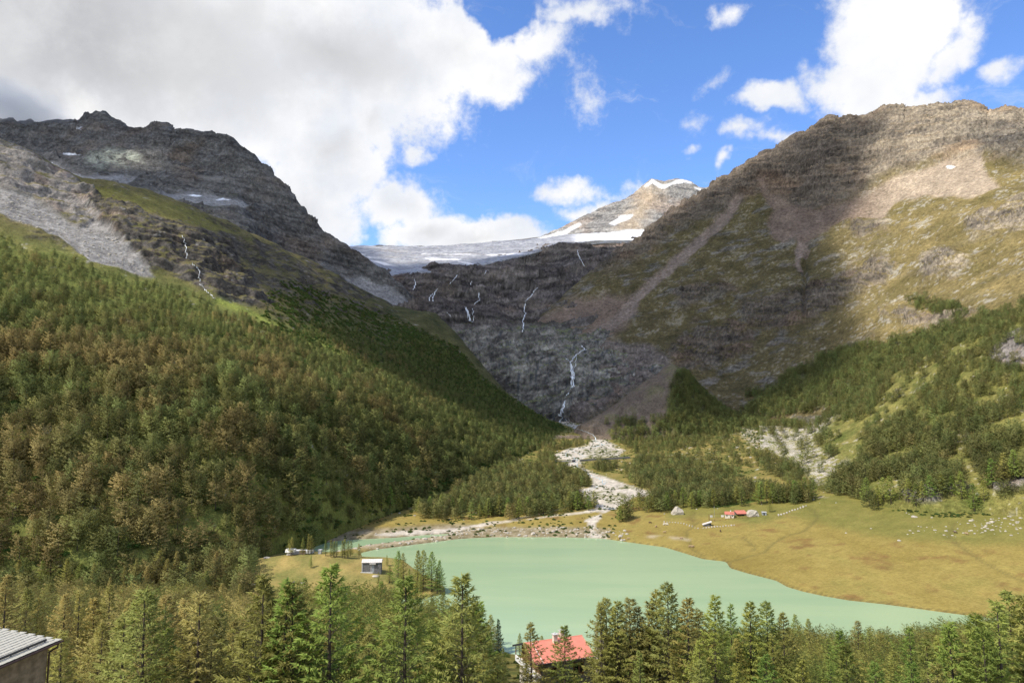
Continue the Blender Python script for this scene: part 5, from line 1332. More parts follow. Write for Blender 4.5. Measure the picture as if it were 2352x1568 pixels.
def dens_G(P_, U_, V_, N_):
    n1 = fbm(P_ / 22.0 + 8, 3); w = np.zeros(len(P_))
    for q, g in zip(GR, GRW):
        w = np.maximum(w, g * sm(-sdist(U_ + 14 * n1, V_ + 7 * n1, q), -3, 6))
    back = sm(V_, 1090, 1060) * sm(U_, 1450, 1500) * sm(1900 - U_, 0, 60) * .05
    w = np.maximum(w, back)
    w = np.maximum(w, sm(-sdist(U_, V_, zm([(560,240),(640,290),(760,330),(930,470),(1000,500),(1100,350),(1230,420),(1250,640),(1180,560),(1000,520),(800,470),(600,400)])), -4, 6) * .3)
    riv = np.maximum(sm(-sdist(U_, V_, RIVER), -2, 2), 0)
    lk = np.minimum(sdist(P_[:, 0], P_[:, 1], lake_w), sdist(P_[:, 0], P_[:, 1], arm_w))
    yard_ = sm(-sdist(U_, V_, [(1600,1168),(1780,1168),(1790,1200),(1600,1210)]), -2, 2)
    w = np.maximum(w, sm(600 - U_, 0, 50) * (V_ > 1250) * (P_[:, 1] > near_Y(np.clip(P_[:, 0] / P_[:, 1], -1.4, 1.4)) + 18) * .9)
    w = w * (1 - .93 * np.maximum.reduce([sm(-sdist(U_, V_ - h_ * 900 / P_[:, 1], FIELD), -2, 4) for h_ in (2, 12)]))
    for h_ in (8, 16, 24, 33): riv = np.maximum(riv, .97 * sm(-sdist(U_, V_ - h_ * 900 / P_[:, 1] * .75, RIVER), -1, 2))
    return w * (1 - riv) * (lk > 4) * ((P_[:, 1] > 560) | (U_ < 600)) * sm(n1, -.3, .02) * (1 - yard_)
Pg, Ug, Vg_, rng = sample_layer(G, 3.3, dens_G, 13)
k = thin_out(Pg, 5.2, rng); Pg, Ug, Vg_ = Pg[k], Ug[k], Vg_[k]
scatter('valley_forest', Pg - [0, 0, .3], rng.triangular(6, 12, 18, len(Pg)) * np.interp(Vg_, [990, 1060, 1110, 1150], [.6, .72, .92, 1.05]), np.clip(rng.normal(.08, .15, len(Pg)), 0, .6), lib, 3)
# moraine hill, the shaded band on the right mountain, scattered bushes
def dens_H(P_, U_, V_, N_):
    return sm(U_ - 1548 + (V_ - 838) * .12, -4, 10) * .9 * sm(V_, 850, 885) + sm(V_, 955, 985) * .45 * sm(U_, 1380, 1480)
Ph, Uh, Vh_, rng = sample_layer(H, 4.0, dens_H, 14)
k = thin_out(Ph, 4.5, rng); Ph = Ph[k]
BAND = [(1700,955),(1740,905),(1800,865),(1850,838),(1900,820),(1960,800),(2040,790),(2100,770),(2200,745),(2300,720),(2352,700),(2420,700),(2420,760),(2200,800),(2060,870),(1960,935),(1900,945),(1800,960)]
def dens_F(P_, U_, V_, N_):
    n1 = fbm(P_ / 50.0 + 8, 3)
    b = sm(-sdist(U_ + 30 * n1, V_ + 14 * n1, BAND), -8, 10) * .9
    z = sm(-sdist(U_ + 30 * n1, V_ + 10 * n1, [(2080,690),(2160,690),(2240,720),(2352,740),(2240,745),(2100,710)]), -4, 4) * .35
    return np.maximum(b, z)
Pf, Uf, Vf_, rng = sample_layer(FM, 4.5, dens_F, 15)
k = thin_out(Pf, 4.8, rng); Pf = Pf[k]
Pm = np.concatenate([Ph, Pf])
scatter('hill_forest', Pm - [0, 0, .3], rng.uniform(9, 16, len(Pm)), np.zeros(len(Pm)), lib, 4)
# bushes: alder scrub on the shaded left slope, willows on the gravel, undergrowth
def dens_B2(P_, U_, V_, N_):
    lim = np.interp(U_, [-300, 400, 560, 640, 700, 800, 900, 960, 1050, 1120, 1200, 1300], [600, 700, 722, 640, 640, 680, 716, 748, 790, 868, 925, 975])
    scrub = sm(V_ - lim, 0, 20) * sm(U_, 560, 680) * np.maximum(sm(fbm(P_ / 25.0 + 77, 3), -.1, .15), sm(U_, 860, 960))
    und = sm(V_ - lim, 20, 60) * sm(fbm(P_ / 14.0 + 7, 3), -.05, .25) * .5
    return np.maximum(scrub, und)
P1, U1, V1, rng = sample_layer(B, 3.3, dens_B2, 21)
def dens_G2(P_, U_, V_, N_):
    n1 = fbm(P_ / 12.0 + 18, 3)
    w = np.zeros(len(P_))
    for b in BARS: w = np.maximum(w, sm(-sdist(U_, V_, b), -2, 3) * .09)
    lk = np.minimum(sdist(P_[:, 0], P_[:, 1], lake_w), sdist(P_[:, 0], P_[:, 1], arm_w))
    w = np.maximum(w, (P_[:, 1] > 560) * sm(V_, 1100, 1130) * sm(1430 - U_, 0, 30) * .34 * sm(n1, -.05, .25) * (lk > 2))
    w = np.maximum(w, sm(-sdist(U_, V_, FIELD), -5, 5) * .34)
    w = np.maximum(w, (P_[:, 1] > 640) * sm(1100 - V_, 0, 30) * .25 * sm(n1, -.1, .2))
    w = np.maximum(w, sm(-sdist(U_, V_, [(2050,1172),(2120,1160),(2260,1176),(2310,1170),(2250,1190),(2120,1186)]), -2, 3) * .5)
    near = (P_[:, 1] < near_Y(np.clip(P_[:, 0] / P_[:, 1], -1.4, 1.4)) - 2) * .06 * sm(n1, -.2, .2)
    return np.maximum(w, near) * (lk > 1)
P2_, U2, V2, rng = sample_layer(G, 2.4, dens_G2, 22)
Pb2 = np.concatenate([P1, P2_]); sz = np.concatenate([rng.uniform(1.3, 3.2, len(P1)), rng.uniform(.6, 1.7, len(P2_))])
scatter('undergrowth', Pb2 - [0, 0, .1], sz, np.clip(rng.normal(.05, .12, len(Pb2)), 0, .5), lib2, 5)
# fill of young larches between the near trees
def dens_N(P_, U_, V_, N_):
    r = P_[:, 0] / P_[:, 1]; yn_ = near_Y(np.clip(r, -1.4, 1.4))
    w = (P_[:, 1] < yn_ - 4) * (P_[:, 1] > 118)
    house = (np.abs(P_[:, 0] - 10) < 16) & (P_[:, 1] > 98) & (P_[:, 1] < 146)
    glade = sm(-sdist(U_, V_, [(150,1520),(480,1530),(480,1600),(0,1620)]), -10, 10)
    gap = (U_ > 1120) & (U_ < 1385) & (P_[:, 1] > 136)
    return w * (~house) * (~gap) * .85 * (1 - glade) * sm(fbm(P_ / 18.0 + 90, 3), -.45, .05)
lib4 = bpy.data.collections.new('young_larch_models')
for k in range(5):
    lib_tree(700 + k, (M_LARCH, M_LARCH2)[k % 2], lib4, H=1.0, R=.235 + .015 * k, nb=64, nt=36, tl=.042, tw=.015, base=.10, power=1.0, droop=.22, limbs=True, trunk_r=.015, segs=5)
Pn, Un, Vn_, rng = sample_layer(G, 3.2, dens_N, 23)
k = thin_out(Pn, 4.6, rng); Pn, Un = Pn[k], Un[k]
scatter('young_larches', Pn - [0, 0, .2], rng.triangular(4, 8, 15, len(Pn)) * np.where(Un < 1080, 1.4, 1.0) * np.interp(Pn[:, 1], [120, 200, 300], [.75, .95, 1]), np.clip(rng.normal(.3, .2, len(Pn)) + .3 * (Un < 620), 0, 1), lib4, 6)
print('trees', len(TREES), 'forest', len(Pb), len(Ps), len(Pg), len(Pm), len(Pb2), len(Pn))
# ------------------------------------------------------------------ solid builder
class MB:
    def __init__(self): self.v, self.f = [], []
    def add(self, vs, fs):
        b = len(self.v); self.v += [tuple(map(float, q)) for q in vs]; self.f += [tuple(i + b for i in q) for q in fs]; return self
    def box(self, x0, x1, y0, y1, z0, z1, M=None):
        vs = [(x, y, z) for z in (z0, z1) for x, y in ((x0, y0), (x1, y0), (x1, y1), (x0, y1))]
        if M is not None: vs = [M @ Vector(q) for q in vs]
        return self.add(vs, [(3, 2, 1, 0), (4, 5, 6, 7), (0, 1, 5, 4), (1, 2, 6, 5), (2, 3, 7, 6), (3, 0, 4, 7)])
    def prism(self, poly, a0, a1, axis='x'):
        """poly in the plane across the axis, drawn out from a0 to a1"""
        n = len(poly); mk = (lambda a, p, q: (a, p, q)) if axis == 'x' else (lambda a, p, q: (p, a, q))
        return self.add([mk(a0, *q) for q in poly] + [mk(a1, *q) for q in poly], [tuple(range(n))[::-1], tuple(range(n, 2 * n))] + [(i, (i + 1) % n, n + (i + 1) % n, n + i) for i in range(n)])
    def tube(self, pts, r, n=8):
        pts = [Vector(p) for p in pts]; b = len(self.v)
        for i, p in enumerate(pts):
            d = (pts[min(i + 1, len(pts) - 1)] - pts[max(i - 1, 0)]).normalized()
            a = d.cross(Vector((0.13, 0.2, 1)) if abs(d.z) < .95 else Vector((1, 0, 0))).normalized(); c = d.cross(a)
            self.v += [tuple(p + (a * math.cos(6.2832 * k / n) + c * math.sin(6.2832 * k / n)) * r) for k in range(n)]
        for i in range(len(pts) - 1):
            self.f += [(b + i * n + k, b + i * n + (k + 1) % n, b + (i + 1) * n + (k + 1) % n, b + (i + 1) * n + k) for k in range(n)]
        self.f += [tuple(b + k for k in range(n))[::-1], tuple(b + (len(pts) - 1) * n + k for k in range(n))]
        return self
    def mesh(self, name, mat, bevel=0.0):
        me = bpy.data.meshes.new(name); me.from_pydata(self.v, [], self.f); me.materials.append(mat)
        import bmesh
        b = bmesh.new(); b.from_mesh(me); bmesh.ops.recalc_face_normals(b, faces=b.faces)
        if bevel: bmesh.ops.bevel(b, geom=list(b.edges), offset=bevel, segments=1, affect='EDGES')
        b.to_mesh(me); b.free(); me.update(); return me
    def build(self, name, mat, parent=None, bevel=0.0):
        return link(name, self.mesh(name, mat, bevel), parent)
def thing(name, label, cat, loc, rot=0.0, group=None):
    e = bpy.data.objects.new(name, None); col.objects.link(e); e.location = loc; e.rotation_euler = (0, 0, rot)
    return set_props(e, label, cat, group)
def copy_part(src, parent, loc=None, rot=None, scl=None, name=None):
    c = src.copy(); col.objects.link(c); c.parent = parent
    if loc is not None: c.location = loc
    if rot is not None: c.rotation_euler = rot
    if scl is not None: c.scale = scl
    return c

def stone_mat(name, a, b_, scale=2.5, bump=0.6, mortar=(0.30, 0.28, 0.25), width=0.06):
    m = bpy.data.materials.new(name); m.use_nodes = True
    T = NT(m.node_tree); p = T.n['Principled BSDF']; tcn = T.node('ShaderNodeTexCoord').outputs['Object']
    vv = T.vmath('MULTIPLY', tcn, (1, 1, 1.8))
    vo = T.node('ShaderNodeTexVoronoi', feature='DISTANCE_TO_EDGE'); T.l.new(vv, vo.inputs['Vector']); vo.inputs['Scale'].default_value = scale
    vc = T.node('ShaderNodeTexVoronoi'); T.l.new(vv, vc.inputs['Vector']); vc.inputs['Scale'].default_value = scale
    sp = T.node('ShaderNodeSeparateColor'); T.l.new(vc.outputs['Color'], sp.inputs[0])
    n = T.noise(tcn, scale * 4, 5, .65)
    c = T.mix(T.math('MULTIPLY_ADD', n, .6, T.math('MULTIPLY', sp.outputs[0], .5)), a, b_)
    c = T.mix(T.ramp(vo.outputs['Distance'], 0.0, width), mortar, c)
    T.l.new(c, p.inputs['Base Color']); p.inputs['Roughness'].default_value = .92
    bn = T.node('ShaderNodeBump'); bn.inputs['Strength'].default_value = bump; bn.inputs['Distance'].default_value = .06
    T.l.new(T.math('ADD', T.ramp(vo.outputs['Distance'], 0, width * 1.6), T.math('MULTIPLY', n, .4)), bn.inputs['Height']); T.l.new(bn.outputs[0], p.inputs['Normal'])
    return m
M_RUBBLE = stone_mat('rubble_stone', (0.12, 0.115, 0.11), (0.34, 0.32, 0.29), 2.4)
M_DARKSTONE = stone_mat('dry_stone', (0.10, 0.10, 0.10), (0.26, 0.25, 0.235), 2.2, .8, (0.05, 0.05, 0.05))
M_PLASTER = flat_mat('rough_plaster', (0.21, 0.155, 0.10), .95, .32, 1.6, .8, .1, .05)
M_CREAM = flat_mat('cream_plaster', (0.64, 0.58, 0.47), .9, .1, 1.2, .2, .2)
M_WHITE = flat_mat('white_paint', (0.78, 0.76, 0.72), .6, .06, 2.0)
M_RED = flat_mat('red_sheet_roof', (0.66, 0.225, 0.15), .5, .06, 1.1, .05, .4)
M_RED2 = flat_mat('faded_red_roof', (0.52, 0.17, 0.11), .6, .15, .8, .1, .4)
M_WOOD = flat_mat('brown_timber', (0.20, 0.105, 0.05), .8, .3, 3.0, .3)
M_TAN = flat_mat('pale_timber', (0.47, 0.33, 0.19), .75, .2, 3.0, .2)
M_DARK = flat_mat('dark_metal', (0.035, 0.035, 0.038), .5, .2, 3.0)
M_PIPE = flat_mat('brown_pipe', (0.06, 0.032, 0.024), .45, .2, 3.0)
M_GLASS = flat_mat('dark_glass', (0.015, 0.018, 0.022), .1, .1, 1.0, 0, .6)
M_SLATE = flat_mat('pale_slate', (0.43, 0.41, 0.345), .75, .25, 2.5, .35, .3, .03)
M_SLAB = flat_mat('pale_roof_slab', (0.62, 0.58, 0.53), .85, .2, 1.6, .4, .2, .05)
M_BOULDER = flat_mat('granite', (0.43, 0.385, 0.31), .92, .28, .7, .7, .2, .25)
M_CONC = flat_mat('pale_concrete', (0.55, 0.54, 0.52), .9, .12, .8, .2)
M_GREY = flat_mat('grey_boards', (0.30, 0.32, 0.33), .85, .15, 2.0, .2)

# ---- red-roofed chalet -----------------------------------------------------
RZ, EZ = 66.0, 63.9
c0 = on_plane(1202, 1477, RZ); c1 = on_plane(1337, 1459, RZ)
ax = math.atan2(c1[1] - c0[1], c1[0] - c0[0]); LEN = float(np.hypot(*(c1 - c0)))
ch = thing('chalet', 'stone chalet with bright red sheet roof and two chimneys above the lake', 'house', (c0[0], c0[1], 57.0), ax)
rh, eh, hw = RZ - 57, EZ - 57, 5.6
sl = (rh - eh) / hw
MB().prism([(-hw + .7, -3), (hw - .7, -3), (hw - .7, eh - .12 + .7 * sl - .2), (0, rh - .35), (-hw + .7, eh - .12 + .7 * sl - .2)], 1.7, LEN - .45).build('wall', M_RUBBLE, ch)
MB().prism([(-hw + .75, -3), (hw - .75, -3), (hw - .75, 4.6), (-hw + .75, 4.6)], 1.2, 1.72).build('gable_wall', M_CREAM, ch)
MB().prism([(-hw + .9, 4.7), (hw - .9, 4.7), (hw - .9, eh + .35), (0, rh - .5), (-hw + .9, eh + .35)], 1.55, 1.68).build('gable_boarding', M_WOOD, ch)
MB().box(.35, .5, -hw + .5, hw - .5, 4.3, 5.35).box(.5, 1.6, -hw + .5, hw - .5, 4.3, 4.45).build('balcony', M_WHITE, ch)
for yy in (-hw + .6, hw - .6, 0):
    MB().box(.38, .54, yy - .08, yy + .08, 5.3, rh - abs(yy) * sl - .2).build('balcony_post', M_WOOD, ch)
for s in (-1, 1):
    o = MB().prism([(s * hw, eh), (0, rh), (0, rh + .14), (s * hw, eh + .14)], 0, LEN).build('roof_panel', M_RED, ch)
    n_s = 26
    for x in (0.02, LEN - .14):
        MB().prism([(s * (hw + .02), eh - .2), (0, rh - .2), (0, rh + .165), (s * (hw + .02), eh + .165)], x - .06, x + .08).build('verge_board', M_TAN if s < 0 else M_DARK, ch)
    MB().prism([(s * hw * .99, eh - .14), (0, rh - .12), (0, rh - .02), (s * hw * .99, eh - .02)], .1, 1.7).build('soffit', M_WOOD, ch)
MB().prism([(-.16, rh + .12), (0, rh + .2), (.16, rh + .12), (0, rh + .15)], 0, LEN).build('ridge_cap', M_RED, ch)
MB().prism([(-hw, eh + .145), (-.15, rh + .09), (-.15, rh + .19), (-hw, eh + .2)], 1.62, 1.72).build('snow_strip', M_WHITE, ch)
gt = MB().tube([(0, -hw - .08, eh - .02), (LEN, -hw - .08, eh - .02)], .085, 8).build('gutter', M_DARK, ch)
for k in range(13):
    x = .4 + k * (LEN - .8) / 12
    MB().box(x - .03, x + .03, -hw - .2, -hw + .12, eh + .04, eh + .1).build('bracket', M_WHITE, gt)
def chimney(x, y, base, top, w=.38):
    c = MB().box(x - w, x + w, y - w, y + w, base, top).build('chimney', M_CREAM, ch)
    MB().box(x - w - .12, x + w + .12, y - w - .12, y + w + .12, top, top + .13).build('cap', M_CONC, c)
    MB().add([(x - .26, y - .26, top + .13), (x + .26, y - .26, top + .13), (x + .26, y + .26, top + .13), (x - .26, y + .26, top + .13), (x, y, top + .5)], [(0, 1, 4), (1, 2, 4), (2, 3, 4), (3, 0, 4), (3, 2, 1, 0)]).build('cowl', M_CONC, c)
    MB().box(x - w - .08, x + w + .08, y - w - .2, y + w + .08, base + .3, base + .42).build('flashing', M_RED, c)
chimney(6.1, -1.0, rh - .7, rh + 1.25)
chimney(8.6, 1.3, rh - .8, rh + .95)
MB().box(7.5, 7.95, 1.2, 1.3, rh - .5, rh + .7, Matrix.Rotation(-.0, 4, 'Z')).build('flue_plate', M_WHITE, ch)
wd = MB().box(8.0, 10.2, -hw + .62, -hw + .72, 3.9, 6.15).build('door', M_WOOD, ch)
MB().box(8.25, 9.0, -hw + .57, -hw + .63, 4.3, 5.9).build('pane', M_GLASS, wd)
MB().box(9.45, 10.0, -hw + .57, -hw + .63, 4.3, 5.9).build('pane', M_GLASS, wd)
wn = MB().box(3.4, 4.6, -hw + .62, -hw + .72, 4.4, 5.8).build('window', M_WOOD, ch)
MB().box(3.55, 4.45, -hw + .57, -hw + .63, 4.55, 5.65).build('pane', M_GLASS, wn)

# ---- slate-roofed barn at the lower left -------------------------------------
C0 = unproj(140.5, 1469, 60.0)
d1 = np.array([-.13, -.991]); d2 = np.array([-.991, .13])
br = thing('stone_barn', 'plastered stone barn with pale slate roof and brown downpipe', 'barn', tuple(C0), math.atan2(d1[1], d1[0]))
# local: x along the eave towards the camera, y across; up-slope is -y (to the left of the picture)
up_s = -1.0 if (d2[0] * -math.sin(br.rotation_euler.z) + d2[1] * math.cos(br.rotation_euler.z)) < 0 else 1.0
pit = R_(7.0); LX, LY = 9.5, 7.0
MB().box(.75, LX, min(up_s * .55, up_s * LY), max(up_s * .55, up_s * LY), -9, -.14).build('wall', M_PLASTER, br)
def roofpt(x, t, lift=0.0):
    return (x, up_s * t * math.cos(pit), t * math.sin(pit) + lift)
MB().add([roofpt(x, t, l) for l in (-.14, -.03) for x, t in ((0.02, 0.04), (LX, .04), (LX, LY), (.02, LY))], [(3, 2, 1, 0), (4, 5, 6, 7), (0, 1, 5, 4), (1, 2, 6, 5), (2, 3, 7, 6), (3, 0, 4, 7)]).build('roof', M_DARK, br)
tile_src = None; rr = random.Random(3)
sh_me = []
for k in range(3):
    b = MB(); w, l = .575, .62
    b.add([(0.0, 0, 0), (w, 0, 0), (w * rr.uniform(.97, 1), l, 0), (0, l, 0), (0.0, rr.uniform(-.02, .02), .045), (w, rr.uniform(-.03, .03), .045), (w, l, .03), (0, l, .03)], [(3, 2, 1, 0), (4, 5, 6, 7), (0, 1, 5, 4), (1, 2, 6, 5), (2, 3, 7, 6), (3, 0, 4, 7)])
    sh_me.append(b.mesh('slate', M_SLATE))
roof_o = [c for c in br.children if c.name.startswith('roof')][0]
nrow, ncol_ = 16, 16
for r_ in range(nrow):
    for c_ in range(ncol_):
        x = c_ * .585 + (.29 if r_ % 2 else 0) - .06
        if x > LX - .5: continue
        o = bpy.data.objects.new('slate', sh_me[rr.randrange(3)]); col.objects.link(o); o.parent = roof_o
        t = r_ * .42 - .03
        o.location = (x, up_s * t * math.cos(pit), t * math.sin(pit) + .035 + rr.uniform(0, .012))
        o.rotation_euler = ((pit - R_(4.2)) * 1.0 if up_s > 0 else -(pit - R_(4.2)), 0, rr.uniform(-.012, .012))
        if up_s < 0: o.scale = (1, -1, 1)
for t, x0, x1 in ((.62, .9, LX), (5.0, 2.8, LX)):
    rl = MB(); y = up_s * t * math.cos(pit); z = t * math.sin(pit)
    rl.box(x0, x1, y - .05, y + .05, z + .12, z + .30)
    for k in range(6):
        xx = x0 + .1 + k * (x1 - x0 - .3) / 5
        rl.box(xx, xx + .08, y - .04, y + .04, z + .02, z + .12)
    rl.build('snow_rail', M_DARK, br)
gt = MB().tube([(-.1, -up_s * .1, -.1), (LX, -up_s * .1, -.1)], .09, 8).build('gutter', M_PIPE, br)
MB().tube([(.42, -up_s * .08, -.18), (.42, -up_s * .08, -.42), (.68, up_s * .42, -.75), (.70, up_s * .44, -1.0), (.70, up_s * .44, -9)], .075, 8).build('downpipe', M_PIPE, br)
MB().box(.05, LX, min(0, up_s * .5), max(0, up_s * .5), -.22, -.15).build('soffit', M_DARK, br)
MB().box(5.7, 5.9, up_s * .55 - .06, up_s * .55 + .06, -9, -.5).build('doorpost', M_DARK, br)

# ---- stone hut on the pasture -----------------------------------------------
hp = pick(832, 1314, [G])[0]; hq = pick(874, 1312, [G])[0]
hx = float(hp[0]); hy = float(hp[1]); hz = float(hp[2])
HW_ = 45.0 * hy / F
hut = thing('stone_hut', 'small grey stone hut with pale slab roof on the lakeside pasture', 'hut', (hx, hy, hz - .1), R_(4))
HH = 21.5 * hy / F; RD = 5.6
MB().box(.6, HW_ - .5, 0, RD, -1.2, HH).prism([(0, HH), (RD, HH), (RD * .5, HH + 1.45)], .6, HW_ - .5).build('wall', M_DARKSTONE, hut)
MB().box(.15, .6, -.25, .25, -1.0, HH).build('lit_gable_edge', M_CONC, hut)  # pale strip standing in for the sunlit gable seen edge-on
MB().box(-.6, HW_ * .55, -.45, -.02, -1.0, .35).build('plinth', M_CONC, hut)
rf = MB().prism([(-.5, HH - .12), (RD / 2, HH + 1.55), (RD + .5, HH - .12), (RD + .5, HH), (RD / 2, HH + 1.7), (-.5, HH)], 0, HW_ ).build('roof', M_SLAB, hut)
slm = MB().box(0, 1.28, 0, .95, 0, .1).mesh('roof_slab', M_SLAB)
sa = math.atan2(1.67, RD / 2 + .5)
for r_ in range(4):
    for c_ in range(9):
        o = bpy.data.objects.new('roof_slab', slm); col.objects.link(o); o.parent = rf
        t = -.08 + r_ * .82
        o.location = (c_ * HW_ / 9 - .05, -.5 + t * math.cos(sa), HH + .02 + t * math.sin(sa) + .04 + rr.uniform(0, .06)); o.rotation_euler = (sa - .07, 0, rr.uniform(-.04, .04)); o.scale = (HW_ / 9 / 1.28 * rr.uniform(.92, 1.0), 1, 1)
cp = MB().box(HW_ * .40, HW_ * .70, -1.0, .05, HH - 1.0, HH - .55).build('door_canopy', M_SLAB, hut)
MB().box(HW_ * .40, HW_ * .70, -1.1, .05, HH - .5, HH - .3).build('canopy_slab', M_SLAB, cp)
MB().box(HW_ * .46, HW_ * .475, -.12, 0, -.6, HH - 1.0).build('door_post', M_WHITE, hut)
MB().box(HW_ * .50, HW_ * .62, -.06, .02, -.4, HH - 1.3).build('door', M_GREY, hut)
MB().box(HW_ * .73, HW_ * .79, -.05, .02, HH - 1.9, HH - .9).build('window', M_GLASS, hut)

# ---- farm ---------------------------------------------------------------------
fz = lambda x, y: (1521.6 + x * .14648, 1136.9 + y * .14648)
fa = pick(*fz(984, 350), [G])[0]; fb = pick(*fz(1107, 360), [G])[0]
sF = float(fb[1]) / F * .14648             # metres per measured unit at the farm
e1 = np.array([fb[0] - fa[0], fb[1] - fa[1]]); W1 = float(np.hypot(*e1)) * 1.0
e1 = e1 / np.hypot(*e1)
fang = R_(-14); fl0 = np.array([fb[0], fb[1]]) - 125 * sF / math.cos(fang) * np.array([math.cos(fang), math.sin(fang)])
W1 = 125 * sF / math.cos(fang); D1 = 7.6; FHH = 62 * sF; 
farm = thing('farmhouse', 'white farmhouse with red roof beside the big boulder on the meadow', 'house', (fl0[0], fl0[1], float(fb[2]) - .2), fang)
RH = 1.75
MB().prism([(0, -1), (D1, -1), (D1, FHH), (D1 / 2, FHH + RH), (0, FHH)], 0, W1).build('wall', M_CREAM, farm)
for s in (0, 1):
    y0, y1 = (-.5, D1 / 2) if s == 0 else (D1 + .5, D1 / 2)
    zz = FHH - RH / (D1 / 2) * .5
    MB().prism([(y0, zz + .02), (y1, FHH + RH + .02), (y1, FHH + RH + .2), (y0, zz + .2)], -.4, W1 + .5).build('roof_panel', M_RED2, farm)
cm = MB().box(W1 - 3.0, W1 - 2.2, D1 / 2 - .4, D1 / 2 + .4, FHH + 1.2, FHH + RH + 1.1).build('chimney', M_WHITE, farm)
MB().box(W1 - 3.1, W1 - 2.1, D1 / 2 - .5, D1 / 2 + .5, FHH + RH + 1.1, FHH + RH + 1.25).build('cap', M_CONC, cm)
for x in (1.6, 6.4):
    w_ = MB().box(x - .5, x + .5, -.05, .04, 1.7, 2.9).build('window', M_WOOD, farm); MB().box(x - .36, x + .36, -.08, -.04, 1.85, 2.75).build('pane', M_GLASS, w_)
MB().box(4.4, 5.4, -.05, .04, 0, 2.3).build('door', M_WOOD, farm)
for x in (4.9, 6.6):
    t = .45; MB().box(x, x + .7, 0, .9, .2, .27, Matrix.Translation((0, D1 / 2 * .5 - .5, FHH + RH * .5 - .15)) @ Matrix.Rotation(math.atan2(RH, D1 / 2), 4, 'X')).build('skylight', M_GLASS, farm)
# open barn behind it
bp = pick(*fz(1200, 345), [G])[0]
ann = thing('open_shed', 'long red-roofed open shed joining farmhouse and boulder', 'shed', (float(bp[0]) + .3, float(bp[1]) + 3.0, float(bp[2]) - .2), R_(6))
AW = 130 * sF * 1.12
MB().prism([(0, 2.7), (7.0, 5.0), (7.0, 5.2), (0, 2.9)], -1.6, AW).build('roof_panel', M_RED2, ann)
MB().box(-2, AW - .5, 6.2, 6.6, -.8, 4.6).build('back_wall', M_RUBBLE, ann)
for x in (.6, 3.2, 5.8, 8.4):
    if x < AW: MB().box(x - .12, x + .12, .4, .64, -.8, 2.8).build('post', M_WOOD, ann)
MB().box(.8, 3.0, 2.6, 2.8, -.6, 2.6).build('board_wall', M_WOOD, ann)
MB().box(6.2, 8.2, .9, 2.2, -.4, 1.5).build('hay_crate', M_TAN, ann)

def rock_mesh(seed, mat, flat=.75, sub=2, cut=True):
    import bmesh
    rng = np.random.RandomState(seed); b = bmesh.new(); bmesh.ops.create_icosphere(b, subdivisions=sub, radius=1.0)
    co = np.array([v.co for v in b.verts])
    pl = rng.normal(0, 1, (7, 3)); pl /= np.linalg.norm(pl, axis=1, keepdims=True); dd = rng.uniform(.55, .9, 7)
    for n, d in zip(pl, dd):
        h = co @ n - d; co = co - n * np.maximum(h, 0)[:, None] * .92
    co *= (1 + .07 * fbm(co * 2.5 + seed, 3))[:, None]
    co[:, 2] *= flat
    for v, c in zip(b.verts, co): v.co = c
    me = bpy.data.meshes.new('boulder'); b.to_mesh(me); b.free(); me.materials.append(mat); return me
ROCKS = [rock_mesh(k, M_BOULDER, .62 + .06 * (k % 4), 2) for k in range(6)]
def boulder(u, v, wpx, label, group, hratio=None, layers=(G,), k=None, name='boulder'):
    q = pick(u, v, list(layers))
    if q is None: return
    p0 = q[0]; r_ = wpx * p0[1] / F / 2
    o = bpy.data.objects.new(name, ROCKS[(k if k is not None else int(u * 7 + v)) % 6]); col.objects.link(o)
    o.location = (p0[0], p0[1] + r_ * .6, p0[2] + r_ * .12); o.scale = (r_ * 1.08, r_ * 1.0, r_ * (hratio or 1.0)); o.rotation_euler = (0, 0, (u * 1.7) % 6.28)
    set_props(o, label, 'boulder', group); return o
# the two house-sized boulders get faces of their own
def big_boulder(pts, depth, base_uv, label):
    """pts: outline across the picture plane at the stone, metres (x, z); the back is smaller"""
    p0 = pick(*base_uv, [G])[0]; n = len(pts); me = bpy.data.meshes.new('boulder')
    cx_ = sum(p[0] for p in pts) / n; cz_ = sum(p[1] for p in pts) / n
    V_, F_ = [], []
    for y, s in ((depth * .18, .72), (0, .93), (depth * .4, 1.0), (depth * .8, .9), (depth, .55)):
        V_ += [(cx_ + (x - cx_) * s, y + .6 * math.sin(3 * x), max(cz_ + (z - cz_) * s, -1.5 if z <= 0 else -9)) for x, z in pts]
    V_ = V_[n:] ; L_ = 4
    V_ += [(cx_ - .5, -depth * .10, cz_ * .8), (cx_, depth * 1.05, cz_ * .8)]
    for l in range(L_ - 1):
        F_ += [(l * n + i, l * n + (i + 1) % n, (l + 1) * n + (i + 1) % n, (l + 1) * n + i) for i in range(n)]
    F_ += [((i + 1) % n, i, L_ * n) for i in range(n)] + [((L_ - 1) * n + i, (L_ - 1) * n + (i + 1) % n, L_ * n + 1) for i in range(n)]
    me.from_pydata(V_, [], F_); me.materials.append(M_BOULDER)
    import bmesh
    b = bmesh.new(); b.from_mesh(me); bmesh.ops.recalc_face_normals(b, faces=b.faces); bmesh.ops.subdivide_edges(b, edges=b.edges, cuts=1, use_grid_fill=True)
    for vv in b.verts:
        vv.co += Vector((1, 1, .6)) * float(fbm(np.array([list(vv.co)]) / 2.2, 3)[0]) * .35
    b.to_mesh(me); b.free()
    o = link('boulder', me); o.location = (float(p0[0]), float(p0[1]), float(p0[2]) - .3); set_props(o, label, 'boulder', 'house-sized boulders by the farm'); return o
u_ = sF
